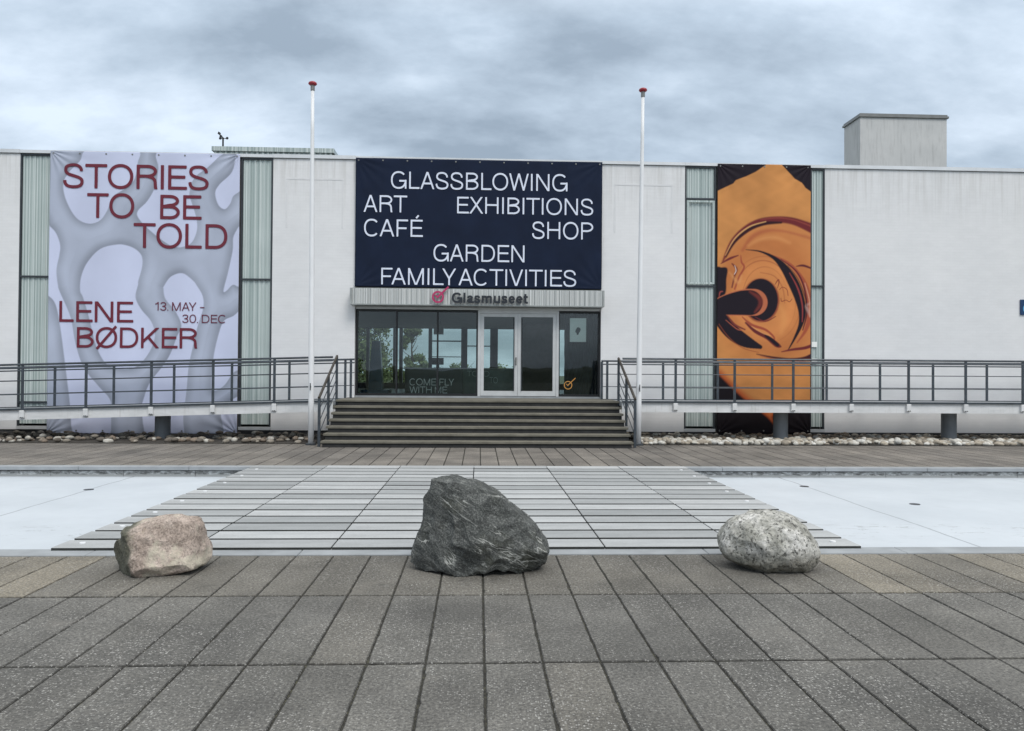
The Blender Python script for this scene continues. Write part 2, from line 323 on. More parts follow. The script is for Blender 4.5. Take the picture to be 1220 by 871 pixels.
# ------------------------------------------------------------------ mesh helpers
class MB:
    def __init__(s): s.v = []; s.f = []; s.m = []; s.t = []; s.mi = 0
    def add(s, vs, fs, tint=None):
        k = len(s.v); s.v += [tuple(p) for p in vs]
        for q in fs:
            s.f.append(tuple(i+k for i in q)); s.m.append(s.mi); s.t.append(tint)
        return s
    def box(s, x0, x1, y0, y1, z0, z1, tint=None, bev=0.0):
        b = bev
        if b:
            v = []
            for z, i in ((z0, b), (z0+b, 0), (z1-b, 0), (z1, b)):
                if z in (z0, z1):
                    v += [(x0+i, y0+i, z), (x1-i, y0+i, z), (x1-i, y1-i, z), (x0+i, y1-i, z)]
                else:
                    v += [(x0, y0, z), (x1, y0, z), (x1, y1, z), (x0, y1, z)]
            f = [(3, 2, 1, 0), (12, 13, 14, 15)]
            for r in range(3):
                for i in range(4):
                    f.append((r*4+i, r*4+(i+1) % 4, r*4+4+(i+1) % 4, r*4+4+i))
            return s.add(v, f, tint)
        v = [(x0, y0, z0), (x1, y0, z0), (x1, y1, z0), (x0, y1, z0), (x0, y0, z1), (x1, y0, z1), (x1, y1, z1), (x0, y1, z1)]
        return s.add(v, [(3, 2, 1, 0), (4, 5, 6, 7), (0, 1, 5, 4), (1, 2, 6, 5), (2, 3, 7, 6), (3, 0, 4, 7)], tint)
    def slab(s, x0, x1, y0, y1, z0, z1, c, tint=None):
        v = [(x0, y0, z0), (x1, y0, z0), (x1, y1, z0), (x0, y1, z0), (x0, y0, z1-c), (x1, y0, z1-c), (x1, y1, z1-c), (x0, y1, z1-c),
             (x0+c, y0+c, z1), (x1-c, y0+c, z1), (x1-c, y1-c, z1), (x0+c, y1-c, z1)]
        f = [(8, 9, 10, 11)]
        for r in (0, 4):
            for i in range(4): f.append((r+i, r+(i+1) % 4, r+4+(i+1) % 4, r+4+i))
        s.add(v, f, tint)
        if tint is not None:
            for i in range(4): s.t[-8+i] = [c*.35 for c in tint]; s.t[-4+i] = [c*.65 for c in tint]
        return s
    def bar(s, a, b, w, h, upv=(0, 0, 1)):          # rectangular bar between two points
        a = Vector(a); b = Vector(b); d = (b-a).normalized(); u = Vector(upv); sd_ = d.cross(u).normalized(); u = sd_.cross(d)
        v = []
        for p in (a, b):
            for i, j in ((-1, -1), (1, -1), (1, 1), (-1, 1)): v.append(p + sd_*(i*w/2) + u*(j*h/2))
        return s.add(v, [(3, 2, 1, 0), (4, 5, 6, 7), (0, 1, 5, 4), (1, 2, 6, 5), (2, 3, 7, 6), (3, 0, 4, 7)])
    def tube(s, pts, rad, n=12, cap=True):
        pts = [Vector(p) for p in pts]; rad = rad if hasattr(rad, '__len__') else [rad]*len(pts)
        vs = []
        for i, p in enumerate(pts):
            d = (pts[min(i+1, len(pts)-1)] - pts[max(i-1, 0)]).normalized()
            a = Vector((1, 0, 0)) if abs(d.x) < .9 else Vector((0, 1, 0)); e1 = d.cross(a).normalized(); e2 = d.cross(e1)
            for k in range(n):
                t = 2*math.pi*k/n; vs.append(p + (e1*math.cos(t)+e2*math.sin(t))*rad[i])
        fs = []
        for i in range(len(pts)-1):
            for k in range(n): fs.append((i*n+k, i*n+(k+1) % n, (i+1)*n+(k+1) % n, (i+1)*n+k))
        if cap: fs += [tuple(range(n))[::-1], tuple((len(pts)-1)*n+k for k in range(n))]
        return s.add(vs, fs)
    def build(s, name, mats, parent=None, smooth=False, tint=False):
        me = bpy.data.meshes.new(name); me.from_pydata(s.v, [], s.f)
        for m in (mats if isinstance(mats, (list, tuple)) else [mats]): me.materials.append(m)
        me.polygons.foreach_set('material_index', s.m)
        if smooth: me.polygons.foreach_set('use_smooth', [True]*len(s.f))
        if tint:
            ca = me.color_attributes.new('Tint', 'FLOAT_COLOR', 'CORNER'); arr = np.ones((len(me.loops), 4), np.float32); k = 0
            for q, t in zip(s.f, s.t):
                if t is not None: arr[k:k+len(q), :3] = t
                k += len(q)
            ca.data.foreach_set('color', arr.ravel())
        me.update()
        o = bpy.data.objects.new(name, me); COL.objects.link(o)
        if parent:
            o.parent = parent
            o.matrix_parent_inverse = Matrix.Translation(-Vector(parent['_o'])) if '_o' in parent.keys() else Matrix()
        return o
def thing(name, loc, label, cat, group=None):
    o = bpy.data.objects.new(name, None); COL.objects.link(o); o.location = loc; o['_o'] = tuple(loc); o.empty_display_size = .2
    o['label'] = label; o['category'] = cat
    if group: o['group'] = group
    return o
def tag(o, label, cat, group=None):
    o['label'] = label; o['category'] = cat
    if group: o['group'] = group
    return o
def struct(o): o['kind'] = 'structure'; return o
def stuff(o, label, cat): o['kind'] = 'stuff'; return tag(o, label, cat)
def recentre(o, c):
    """move a mesh object's origin to c (vertices were written in world space)"""
    o.data.transform(Matrix.Translation(-Vector(c))); o.location = c; return o

# ------------------------------------------------------------------ lettering: stroke glyphs -> signed field -> filled outline mesh
def bez(p0, p1, p2, p3, n=10):
    t = np.linspace(0, 1, n)[:, None]; p0, p1, p2, p3 = map(np.array, (p0, p1, p2, p3))
    return ((1-t)**3*p0 + 3*(1-t)**2*t*p1 + 3*(1-t)*t*t*p2 + t**3*p3).tolist()
def arc(cx_, cy_, rx, ry, a0, a1, n=28, sq=1.0):
    a = np.radians(np.linspace(a0, a1, n)); c, s_ = np.cos(a), np.sin(a)
    return np.stack([cx_ + rx*np.sign(c)*np.abs(c)**sq, cy_ + ry*np.sign(s_)*np.abs(s_)**sq], 1).tolist()
def glyph(ch, t):
    """returns advance-less width and list of (polyline, clip) in cap-height units"""
    h = t/2; P = []; q = .88
    def ad(*pts, clip=True): P.append((list(pts), clip))
    def cv(pts, clip=False): P.append((pts, clip))
    if ch == 'A': w = .90; ad((.02+h*.3, -.2*1), (w/2-.005, 1.0+.0), clip=True); P.pop(); ad((h*1.02-.172*.43*0, 0-.0), (h*1.02, 0)); P.pop(); s0 = (w/2-h*1.0)/1.0; ad((h*1.05-s0*.2, -.2), (w/2-h*.08+s0*.06, 1.06)); ad((w-h*1.05+s0*.2, -.2), (w/2+h*.08-s0*.06, 1.06)); ad((w*.2, .33), (w*.8, .33))
    elif ch == 'B': w = .80; ad((h, 0), (h, 1)); cv([(h, 1-h), (w*.50, 1-h)] + arc(w*.50, .755, w*.5-h-.035, .245-h, 90, -90, 14) + [(h, .51)]); cv([(h, .51), (w*.52, .51)] + arc(w*.52, .255+h*.5, w*.48-h, .255-h*.5, 90, -90, 14)[1:] + [(h, h)])
    elif ch == 'C': w = .93; cv(arc(w/2, .5, w/2-h, .515-h, 42, 318, 40, q))
    elif ch == 'D': w = .88; ad((h, 0), (h, 1)); cv([(h, 1-h), (w*.42, 1-h)] + arc(w*.42, .5, w*.58-h, .5-h, 90, -90, 26, q)[1:] + [(h, h)])
    elif ch in 'EÉ':
        w = .74; ad((h, 0), (h, 1)); ad((h, 1-h), (w, 1-h)); ad((h, .52), (w*.93, .52)); ad((h, h), (w+.01, h))
        if ch == 'É': cv([(w*.46, 1.09), (w*.66, 1.25)])
    elif ch == 'F': w = .70; ad((h, 0), (h, 1)); ad((h, 1-h), (w, 1-h)); ad((h, .49), (w*.88, .49))
    elif ch == 'G': w = .98; cv(arc(w/2, .5, w/2-h, .515-h, 42, 342, 44, q)); ad((w*.54, .455), (w-h*.35, .455)); ad((w-h*.75, .455+h), (w-h*.75, 0))
    elif ch == 'H': w = .86; ad((h, 0), (h, 1)); ad((w-h, 0), (w-h, 1)); ad((h, .53), (w-h, .53))
    elif ch == 'I': w = t; ad((h, 0), (h, 1))
    elif ch == 'K': w = .86; ad((h, 0), (h, 1)); ad((h*.9, .28), (w*.92+.1, 1.1)); ad((w*.36, .58), (w-h*1.0+.08, -.1))
    elif ch == 'L': w = .66; ad((h, 0), (h, 1)); ad((h, h), (w, h))
    elif ch == 'M': w = 1.0; ad((h, 0), (h, 1)); ad((w-h, 0), (w-h, 1)); ad((h*1.1-.03, 1.08), (w/2, .02-.06)); ad((w-h*1.1+.03, 1.08), (w/2, .02-.06))
    elif ch == 'N': w = .86; ad((h, 0), (h, 1)); ad((w-h, 0), (w-h, 1)); ad((h*1.05-.05, 1.075), (w-h*1.05+.05, -.075))
    elif ch in 'OØ':
        w = 1.02; cv(arc(w/2, .5, w/2-h, .515-h, 0, 360, 60, .94))
        if ch == 'Ø': cv([(.06, -.05), (w-.06, 1.05)])
    elif ch == 'P': w = .80; ad((h, 0), (h, 1)); cv([(h, 1-h), (w*.48, 1-h)] + arc(w*.48, .72, w*.52-h, .28-h, 90, -90, 16)[1:] + [(h, .44+h)])
    elif ch == 'R': w = .84; ad((h, 0), (h, 1)); cv([(h, 1-h), (w*.52, 1-h)] + arc(w*.52, .735, w*.46-h, .265-h, 90, -90, 16)[1:] + [(h, .47+h)]); P.append((bez((w*.45, .47+h), (w*.82, .49), (w*.90, .42), (w*.90, .20), 12) + [(w*.91, .10), (w*.965, -.12)], True))
    elif ch == 'S':
        w = .82
        cv(bez((w-h-.035, .70), (w-h-.035, .88), (w*.70, 1.012-h), (w/2, 1.012-h)) + bez((w/2, 1.012-h), (w*.26, 1.012-h), (h+.03, .90), (h+.03, .745))[1:] + bez((h+.03, .745), (h+.03, .60), (w*.28, .555), (w/2, .505))[1:]
           + bez((w/2, .505), (w*.75, .45), (w-h, .40), (w-h, .265))[1:] + bez((w-h, .265), (w-h, .10), (w*.76, h-.012), (w/2, h-.012))[1:] + bez((w/2, h-.012), (w*.22, h-.012), (h, .12), (h, .32))[1:])
    elif ch == 'T': w = .87; ad((w/2, 0), (w/2, 1)); ad((0, 1-h), (w, 1-h))
    elif ch == 'V': w = .88; s0 = (w/2-h)/1.0; ad((h*1.05-s0*.1, 1.1), (w/2+s0*.0-.002, -.02)); ad((w-h*1.05+s0*.1, 1.1), (w/2+.002, -.02))
    elif ch == 'W': w = 1.28; ad((h-.02, 1.1), (w*.275, -.04)); ad((w*.235, -.1), (w/2+.01, 1.04)); ad((w/2-.01, 1.04), (w*.765, -.1)); ad((w*.725, -.04), (w-h+.02, 1.1))
    elif ch == 'X': w = .88; ad((h-.06, -.08), (w-h-.0+.02, 1.08)); ad((h-.02, 1.08), (w-h+.06, -.08))
    elif ch == 'Y': w = .88; ad((h-.04, 1.08), (w/2, .40)); ad((w-h+.04, 1.08), (w/2, .40)); ad((w/2, 0), (w/2, .46))
    elif ch == '1': w = .40; ad((w-h, 0), (w-h, 1)); ad((.0, .80), (w-h, .80)); P.pop(); P.append((bez((.0, .775), (.18, .775), (.27, .85), (w-h*1.1, 1.0), 8), True))
    elif ch == '3': w = .72; cv(arc(w/2, .74, w/2-h-.02, .265-h, 165, -90, 24)); cv(arc(w/2, .265, w/2-h, .275-h, 90, -168, 26)); cv([(w*.36, .51), (w*.52, .51)])
    elif ch == '0': w = .76; cv(arc(w/2, .5, w/2-h, .512-h, 0, 360, 44, .9))
    elif ch == '.': w = t*1.05; ad((w/2, 0), (w/2, t*1.05))
    elif ch == '–': w = .50; ad((0, .40), (w, .40))
    elif ch == 'a': w = .62; X = .74; cv(arc(w*.48, X-.24, w*.40-h*.6, .25-h, 165, 20, 16) + [(w*.86-h, .40), (w*.86-h, .12)] + bez((w*.86-h, .12), (w*.86-h, .03), (w*.9, h*.8), (w+.02, h*.75), 6)); cv([(w*.86-h, .42), (w*.5, .41)] + arc(w*.40, .21, w*.36-h, .21-h, 90, 270, 16) + bez((w*.40, h), (w*.62, h), (w*.86-h, .14), (w*.86-h, .28), 8))
    elif ch == 'l': w = t; ad((h, 0), (h, 1))
    elif ch == 's':
        w = .56; X = .75
        cv(bez((w-h-.02, .53), (w-h-.02, .64), (w*.7, X-h), (w/2, X-h), 8) + bez((w/2, X-h), (w*.2, X-h), (h, .65), (h, .545), 8)[1:] + bez((h, .545), (h, .43), (w*.3, .41), (w/2, .375), 8)[1:] + bez((w/2, .375), (w*.8, .335), (w-h, .31), (w-h, .2), 8)[1:] + bez((w-h, .2), (w-h, .1), (w*.8, h), (w/2, h), 8)[1:] + bez((w/2, h), (w*.2, h), (h*.9, .09), (h*.9, .22), 8)[1:])
    elif ch == 'm': w = 1.0; ad((h, 0), (h, .73)); cv([(h, .44)] + bez((h, .44), (h, .66), (w*.2, .74-h), (w*.30, .74-h), 8) + bez((w*.30, .74-h), (w*.44, .74-h), (w*.5, .6), (w*.5, .5), 8) + [(w*.5, 0)]); cv([(w*.5, .44)] + bez((w*.5, .44), (w*.5, .66), (w*.68, .74-h), (w*.76, .74-h), 8) + bez((w*.76, .74-h), (w*.92, .74-h), (w-h, .6), (w-h, .5), 8) + [(w-h, 0)])
    elif ch == 'u': w = .62; ad((w-h, 0), (w-h, .73)); cv([(h, .73), (h, .25)] + bez((h, .25), (h, .1), (w*.3, h), (w*.45, h), 8) + bez((w*.45, h), (w*.7, h), (w-h, .12), (w-h, .3), 8))
    elif ch == 'e': w = .64; cv([(h, .39), (w-h, .39)]); cv(arc(w/2, .37, w/2-h, .385-h, 3, 322, 34))
    elif ch == 't': w = .40; cv([(w*.42, .94), (w*.42, .2)] + bez((w*.42, .2), (w*.42, h*.9), (w*.6, h*.8), (w, h*.85), 6)); ad((0, .73-h*.8), (w*.98, .73-h*.8))
    else: w = .5
    return w, P
def seg_field(X, Y, pts, h, clip):
    pts = np.array(pts, float); best = np.full(X.shape, 1e9); n = len(pts)-1
    closed = np.allclose(pts[0], pts[-1])
    for i in range(n):
        a, b = pts[i], pts[i+1]; d = b-a; l = np.hypot(*d)
        if l < 1e-9: continue
        d = d/l; px, py = X-a[0], Y-a[1]; s_ = px*d[0]+py*d[1]; pr = np.abs(-px*d[1]+py*d[0])
        ov = np.maximum(np.maximum(-s_, s_-l), 0); dd = np.hypot(pr, ov) - h
        if not closed:
            if i == 0: dd = np.where(s_ < 0, np.maximum(pr-h, -s_), dd)
            if i == n-1: dd = np.where(s_ > l, np.maximum(pr-h, s_-l), dd)
        best = np.minimum(best, dd)
    if clip: best = np.maximum(best, np.maximum(-Y, Y-1))
    return best
def field_mesh(Fv, xs, ys):
    """fill Fv<0 by marching squares; returns verts2d, faces, boundary segments"""
    V = []; Fc = []; S = []; ny, nx = Fv.shape
    ins = Fv < 0
    for j in range(ny-1):
        i = 0
        while i < nx-1:
            c = [ins[j, i], ins[j, i+1], ins[j+1, i+1], ins[j+1, i]]
            if all(c):
                k = i
                while k+1 < nx-1 and ins[j, k+2] and ins[j+1, k+2]: k += 1
                b = len(V); V += [(xs[i], ys[j]), (xs[k+1], ys[j]), (xs[k+1], ys[j+1]), (xs[i], ys[j+1])]; Fc.append((b, b+1, b+2, b+3)); i = k+1; continue
            if any(c):
                P4 = [(xs[i], ys[j]), (xs[i+1], ys[j]), (xs[i+1], ys[j+1]), (xs[i], ys[j+1])]
                f4 = [Fv[j, i], Fv[j, i+1], Fv[j+1, i+1], Fv[j+1, i]]
                poly = []; mk = []
                for a in range(4):
                    b_ = (a+1) % 4
                    if c[a]: poly.append(P4[a]); mk.append(0)
                    if c[a] != c[b_]:
                        t = f4[a]/(f4[a]-f4[b_]); poly.append((P4[a][0]+(P4[b_][0]-P4[a][0])*t, P4[a][1]+(P4[b_][1]-P4[a][1])*t)); mk.append(1)
                if len(poly) >= 3:
                    b = len(V); V += poly; Fc.append(tuple(range(b, b+len(poly))))
                    for a in range(len(poly)):
                        b_ = (a+1) % len(poly)
                        if mk[a] and mk[b_]: S.append((b+a, b+b_))
            i += 1
    return V, Fc, S
_gc = {}
def glyph_mesh(ch, t, res):
    key = (ch, t, res)
    if key not in _gc:
        w, P = glyph(ch, t); nx = int((w+.3)*res); ny = int(1.5*res)
        xs = np.linspace(-.15, w+.15, nx); ys = np.linspace(-.14, 1.36, ny); X, Y = np.meshgrid(xs, ys)
        Fv = np.full(X.shape, 1e9)
        for pts, clip in P: Fv = np.minimum(Fv, seg_field(X, Y, pts, t/2, clip))
        _gc[key] = (w, field_mesh(Fv, xs, ys))
    return _gc[key]
def line_mesh(mb, text, x0, x1, zb, zt, y, t=.11, res=44, space=.42, track=.075, depth=0.0, off=None):
    """set one line of lettering into the rectangle x0..x1, zb..zt on the plane y (facing -Y)"""
    H = zt-zb; pos = []; x = 0; prev = None
    SB = lambda c, side: (.012 if c in 'AVWXYT' else .052 if c in ('OØCGQS0as' + ('' if side else 'e3')) or (side and c in 'DBPKRe3t') else .03 if side and c in 'LEÉF–.' else .10 if c.isupper() or c in 'lmu1' else .05)
    KN = {'CA': -.05, 'AR': .0, 'AY': -.14, 'LY': -.13, 'FA': -.10, 'TO': -.03, 'AC': -.02, 'CT': -.01, 'TI': .0, 'LD': .04, 'OW': -.02, 'LO': -.04}
    for i, ch in enumerate(text):
        if ch == ' ': x += space; prev = None; continue
        w_, g = glyph_mesh(ch, t, res)
        if prev: x += (SB(prev, 1)+SB(ch, 0)+KN.get(prev+ch, 0)+.012)*track/.075
        pos.append((x, g)); x += w_; prev = ch
    x += track
    W_ = x-track; k = (x1-x0)/W_
    for px, (V, Fc, S) in pos:
        P3 = []
        for (a, b) in V:
            X_ = x0+(px+a)*k; Z_ = zb+b*H
            P3.append((X_, y-(off(X_, Z_) if off else 0)-depth, Z_))
        b0 = len(mb.v); mb.add(P3, Fc)
        if depth:
            vs = []; fs = []
            for (a, b) in S:
                n_ = len(vs); A, B = P3[a], P3[b]; vs += [A, B, (B[0], B[1]+depth, B[2]), (A[0], A[1]+depth, A[2])]; fs.append((n_+1, n_, n_+3, n_+2))
            mb.add(vs, fs)
    return mb
def logo_mesh(mb, cx_, cz, r, th, y, depth=0.0, res=70):
    xs = np.linspace(-1.4, 2.2, int(res*1.3)); ys = np.linspace(-1.4, 2.2, int(res*1.3)); X, Y = np.meshgrid(xs, ys); t = th/r
    Fv = seg_field(X, Y, arc(0, 0, 1-t/2, 1-t/2, 0, 360, 60), t/2, False)
    Fv = np.minimum(Fv, seg_field(X, Y, [(-.05, -.02), (1.75, 1.72)], t/2, False))
    Fv = np.minimum(Fv, seg_field(X, Y, [(-.42, .30), (-.05, -.06), (.05, .06)], t/2*.9, False))
    V, Fc, S = field_mesh(Fv, xs, ys); P3 = [(cx_+a*r, y-depth, cz+b*r) for a, b in V]; mb.add(P3, Fc)
    if depth:
        vs = []; fs = []
        for a, b in S:
            n_ = len(vs); A, B = P3[a], P3[b]; vs += [A, B, (B[0], B[1]+depth, B[2]), (A[0], A[1]+depth, A[2])]; fs.append((n_+1, n_, n_+3, n_+2))
        mb.add(vs, fs)
    return mb

# ================================================================== SETTING
W = 20.2                                        # plane of the facade
mb = MB()
mb.add([(-1500, -1500, -.32), (1500, -1500, -.32), (1500, 1500, -.32), (-1500, 1500, -.32)], [(0, 1, 2, 3)])
struct(mb.build('ground', M['ground']))
mb = MB(); pts = []; xs_h = np.linspace(-260, 260, 261)
for x in xs_h: pts.append((x, 3.2+2.4*mnoise.noise(Vector((x*.035, 3, 0)))+1.5*mnoise.noise(Vector((x*.16, 7, 0)))+.7*mnoise.noise(Vector((x*.7, 9, 0)))))
v = []
for x, h in pts: v += [(x, -150, -.3), (x, -154-2*mnoise.noise(Vector((x*.2, 1, 5))), h*.7), (x, -160, h), (x, -185, -.3)]
mb.add(v, [(4*i+k, 4*i+4+k, 4*i+5+k, 4*i+1+k) for i in range(260) for k in range(3)]); struct(mb.build('hills', M['ground']))
# paving: slabs with open joints over a dark bed
SX = .3255
def rag_slab(mb, xa, xb, ya, yb, z0, z1, tint):
    # a cast slab with worn, slightly chipped arrises
    n1, n2 = 9, 26; P = [(xa+(xb-xa)*i/n1, ya) for i in range(n1)]+[(xb, ya+(yb-ya)*i/n2) for i in range(n2)]+[(xb-(xb-xa)*i/n1, yb) for i in range(n1)]+[(xa, yb-(yb-ya)*i/n2) for i in range(n2)]
    cx_, cy_ = (xa+xb)/2, (ya+yb)/2; lo = []; mid = []; top = []
    for x, y in P:
        d = abs(random.gauss(0, .0016))+(random.random() < .035)*random.uniform(.003, .008)
        sx = 1 if x < cx_-.001 else -1; sy = 1 if y < cy_ else -1
        ex = abs(abs(x-cx_)-(xb-xa)/2) < 1e-6; ey = abs(abs(y-cy_)-(yb-ya)/2) < 1e-6
        a = x+sx*d*ex; b = y+sy*d*ey; lo.append((a, b, z0)); mid.append((a, b, z1-.006)); top.append((a+sx*.005*ex, b+sy*.005*ey, z1))
    n = len(P); k0 = len(mb.f); mb.add(lo+mid+top, [tuple(range(2*n, 3*n))]+[(r*n+i, r*n+(i+1) % n, (r+1)*n+(i+1) % n, (r+1)*n+i) for r in (0, 1) for i in range(n)], tint)
    for i in range(n): mb.t[k0+1+i] = [c*.30 for c in tint]; mb.t[k0+1+n+i] = [c*.62 for c in tint]      # soil in the joints
def paving(name, ybounds, xk0, xk1, mat, tinter, gap=.011, rgap=.006, rag=False):
    mb = MB()
    for r in range(len(ybounds)-1):
        for k in range(xk0, xk1):
            x0 = .043+k*SX; j = random.uniform(-.0035, .0035)
            xa, xb, ya, yb_ = x0+gap/2+random.uniform(0, .002), x0+SX-gap/2-random.uniform(0, .002), ybounds[r]+rgap/2, ybounds[r+1]-rgap/2
            if rag and ya > 2 and abs(x0) < 5.5: rag_slab(mb, xa, xb, ya, yb_, -.06, j*.35, tinter(x0, r))
            else: mb.slab(xa, xb, ya, yb_, -.06, j*.35, .006, tinter(x0, r))
    return struct(mb.build(name, mat, tint=True))
def tint_near(x, r):
    g = random.uniform(.92, 1.08); c = [g, g, g]
    if r == 9 and (x < -3.35 or x > 2.9) and random.random() < .75: q = random.uniform(.35, 1); c = [(1+.62*q)*g, (1+.50*q)*g, (1+.30*q)*g]
    elif r == 9: c = [1.08*g, 1.05*g, 1.0*g]
    elif random.random() < .08: c = [1.13*g, 1.105*g, 1.07*g]
    return c
paving('paving', [-5.99, -4.71, -3.43, -2.15, -.87, .41, 1.69, 2.97-.01, 4.285, 5.60, 6.84], -50, 50, M['paving'], tint_near, .006, .020, True)
def tint_far(x, r):
    g = random.uniform(.85, 1.15); return [g*1.02, g, g*.97]
paving('paving_by_building', [13.44, 14.62, 15.9, 17.18, 17.55], -50, 50, M['paving_far'], tint_far, .012, .012)
mb = MB(); mb.box(-16.4, 16.5, -6.0, 6.84, -.31, -.009); mb.box(-16.4, 16.5, 13.5, 20.2, -.31, -.011); struct(mb.build('paving_bed', M['joint']))
# kerb strips along the pool
mb = MB()
for k in range(-9, 9): mb.slab(k*1.83+.25+.003, (k+1)*1.83+.25-.003, 6.85, 7.09, -.30, .004, .005)
struct(mb.build('pool_kerb', M['kerb']))
mb = MB()
for k in range(-9, 9): mb.slab(k*1.83+.6+.004, (k+1)*1.83+.6-.004, 13.24, 13.43, -.055, .006, .006)
struct(mb.build('pool_coping', M['kerb']))
mb = MB(); mb.box(-16.5, 16.5, 7.08, 13.4, -.30, -.17); struct(mb.build('pool_floor', M['pool']))
mb = MB()
for k in range(-14, 14): mb.box(k*1.2+.004, (k+1)*1.2-.004, 13.30, 13.48, -.30, -.075)
struct(mb.build('pool_wall', M['poolwall']))
mb = MB(); mb.box(-17.5, -16.51, -6, 20.2, -.31, 0.0); mb.box(16.51, 17.5, -6, 20.2, -.31, 0.0); struct(mb.build('path', M['paving_far']))
mb = MB()
for sx in (-1, 1):
    a, b = (3.75, 17.4); x0, x1 = (a, b) if sx > 0 else (-b, -a)
    mb.box(x0, x1, 17.56, W, -.01, .012)
struct(mb.build('gravel_bed_soil', M['soil']))

# ------------------------------------------------------------------ slatted bridge over the pool
bridge = thing('slab_bridge', (-.13, 10.1, 0), 'pale grey footbridge of parallel concrete slabs crossing the empty white pool', 'footbridge')
bx_ = [-3.80, -2.56, -1.32, -.07, 1.17, 2.41, 3.58]
nrow = 16; y0 = 7.0; pitch_ = .3925
cache = {}
for c in range(6):
    for r in range(nrow):
        a, b = bx_[c]+.006, bx_[c+1]-.006
        if c not in cache:
            mb = MB(); mb.slab(-(b-a)/2, (b-a)/2, -.158, .158, -.05, .034, .004); mb.m = [0 if (i == 0 or i > 4) else 1 for i in range(len(mb.f))]
            o = mb.build('slab', [M['slat'], M['slat_edge']]); cache[c] = o
        else:
            o = cache[c].copy(); COL.objects.link(o)
        o.parent = bridge; o.location = ((a+b)/2+.13, y0+.19+r*pitch_-10.1+random.uniform(-.004, .004), random.uniform(-.002, .002)+.03-.034)
mb = MB()
for c in range(7): mb.box(bx_[c]-.07 if c else bx_[0]+.1, bx_[c]+.07 if c < 6 else bx_[6]-.1, 7.12, 13.25, -.172, -.056)
mb.build('bearer', M['riser'], bridge)
for r in range(0, nrow, 2):
    for sx, x in ((0, bx_[0]+.20), (1, bx_[6]-.20)):
        mb = MB(); y = y0+.19+r*pitch_; mb.tube([(x, y, .028), (x, y, .042)], .026, 14); mb.build('marker_light', M['flag_white'], bridge)
# pool drains
def drain(x, y, rx, ry, label):
    mb = MB(); mb.tube([(x, y, -.174), (x, y, -.164)], .07, 16)
    o = mb.build('floor_drain', M['dark_metal']); recentre(o, (x, y, -.17)); return tag(o, label, 'drain')
drain(-5.83, 11.8, 0, 0, 'dark round drain cover in the pool floor left of the bridge')
drain(5.26, 12.2, 0, 0, 'dark round drain cover by the far pool wall right of the bridge')
drain(6.1, 10.5, 0, 0, 'dark round drain cover alone in the middle of the right pool floor')

# ================================================================== MUSEUM BUILDING
bld = thing('museum_building', (0, W, 0), 'long low white brick museum with ribbed glass strips and a glazed entrance', 'building')
def part(name, mb, mat, **k): return mb.build(name, mat, k.pop('parent', bld), **k)
for a, b in ((-19, -11.81), (-5.39, -3.246), (3.222, 5.453), (9.254, 21)):
    mb = MB(); mb.box(a, b, W, W+.32, .115, 7.19); wl = part('wall', mb, M['wall'])
    if b-a < 3:
        mb = MB(); mb.box(a+.33 if a > 0 else a+.36, b-.30, W-.004, W+.01, 4.2, 6.62)
        mb2 = MB()                                  # outline left by a removed sign
        x0, x1, z0, z1 = a+.33, b-.32, 5.4, 6.70
        mb2.box(x0, x1, W-.006, W+.01, z1-.05, z1); mb2.box(x0, x0+.05, W-.006, W+.01, z0, z1-.052); mb2.box(x1-.05, x1, W-.006, W+.01, z0, z1-.052)
        mb2.build('sign_ghost', M['patch'], bld)
mb = MB(); mb.box(-19, -3.6, W+.03, W+.3, -.2, .115); mb.box(3.6, 21, W+.03, W+.3, -.2, .115); part('plinth', mb, M['plinth'])
mb = MB()                                           # side and rear shell, roof slab
mb.box(-19, -18.7, W+.33, 31.2, -.2, 7.1); mb.box(20.7, 21, W+.33, 31.2, -.2, 7.1)
mb.box(-18.69, -6.31, 30.2, 31.2, -.2, 7.1); mb.box(6.31, 20.69, 30.2, 31.2, -.2, 7.1); mb.box(-6.3, 6.3, 30.5, 31.2, 3.75, 7.1)
part('rear_wall', mb, M['wall'])
mb = MB(); mb.box(-18.9, 20.9, W+.34, 31.3, 7.12, 7.20); part('roof', mb, M['roof'])
mb = MB()
cuts = [-19, -14.6, -11.81, -8.6, -5.39, -3.25, 0, 3.22, 5.45, 9.25, 13.4, 17, 21]
for a, b in zip(cuts[:-1], cuts[1:]):
    dz = .012 if a in (-5.39, 9.25, -19, -14.6, 13.4) else 0
    mb.box(a+.002, b-.002, W-.045, W+.38, 7.205, 7.285+dz)
part('coping', mb, M['coping'])
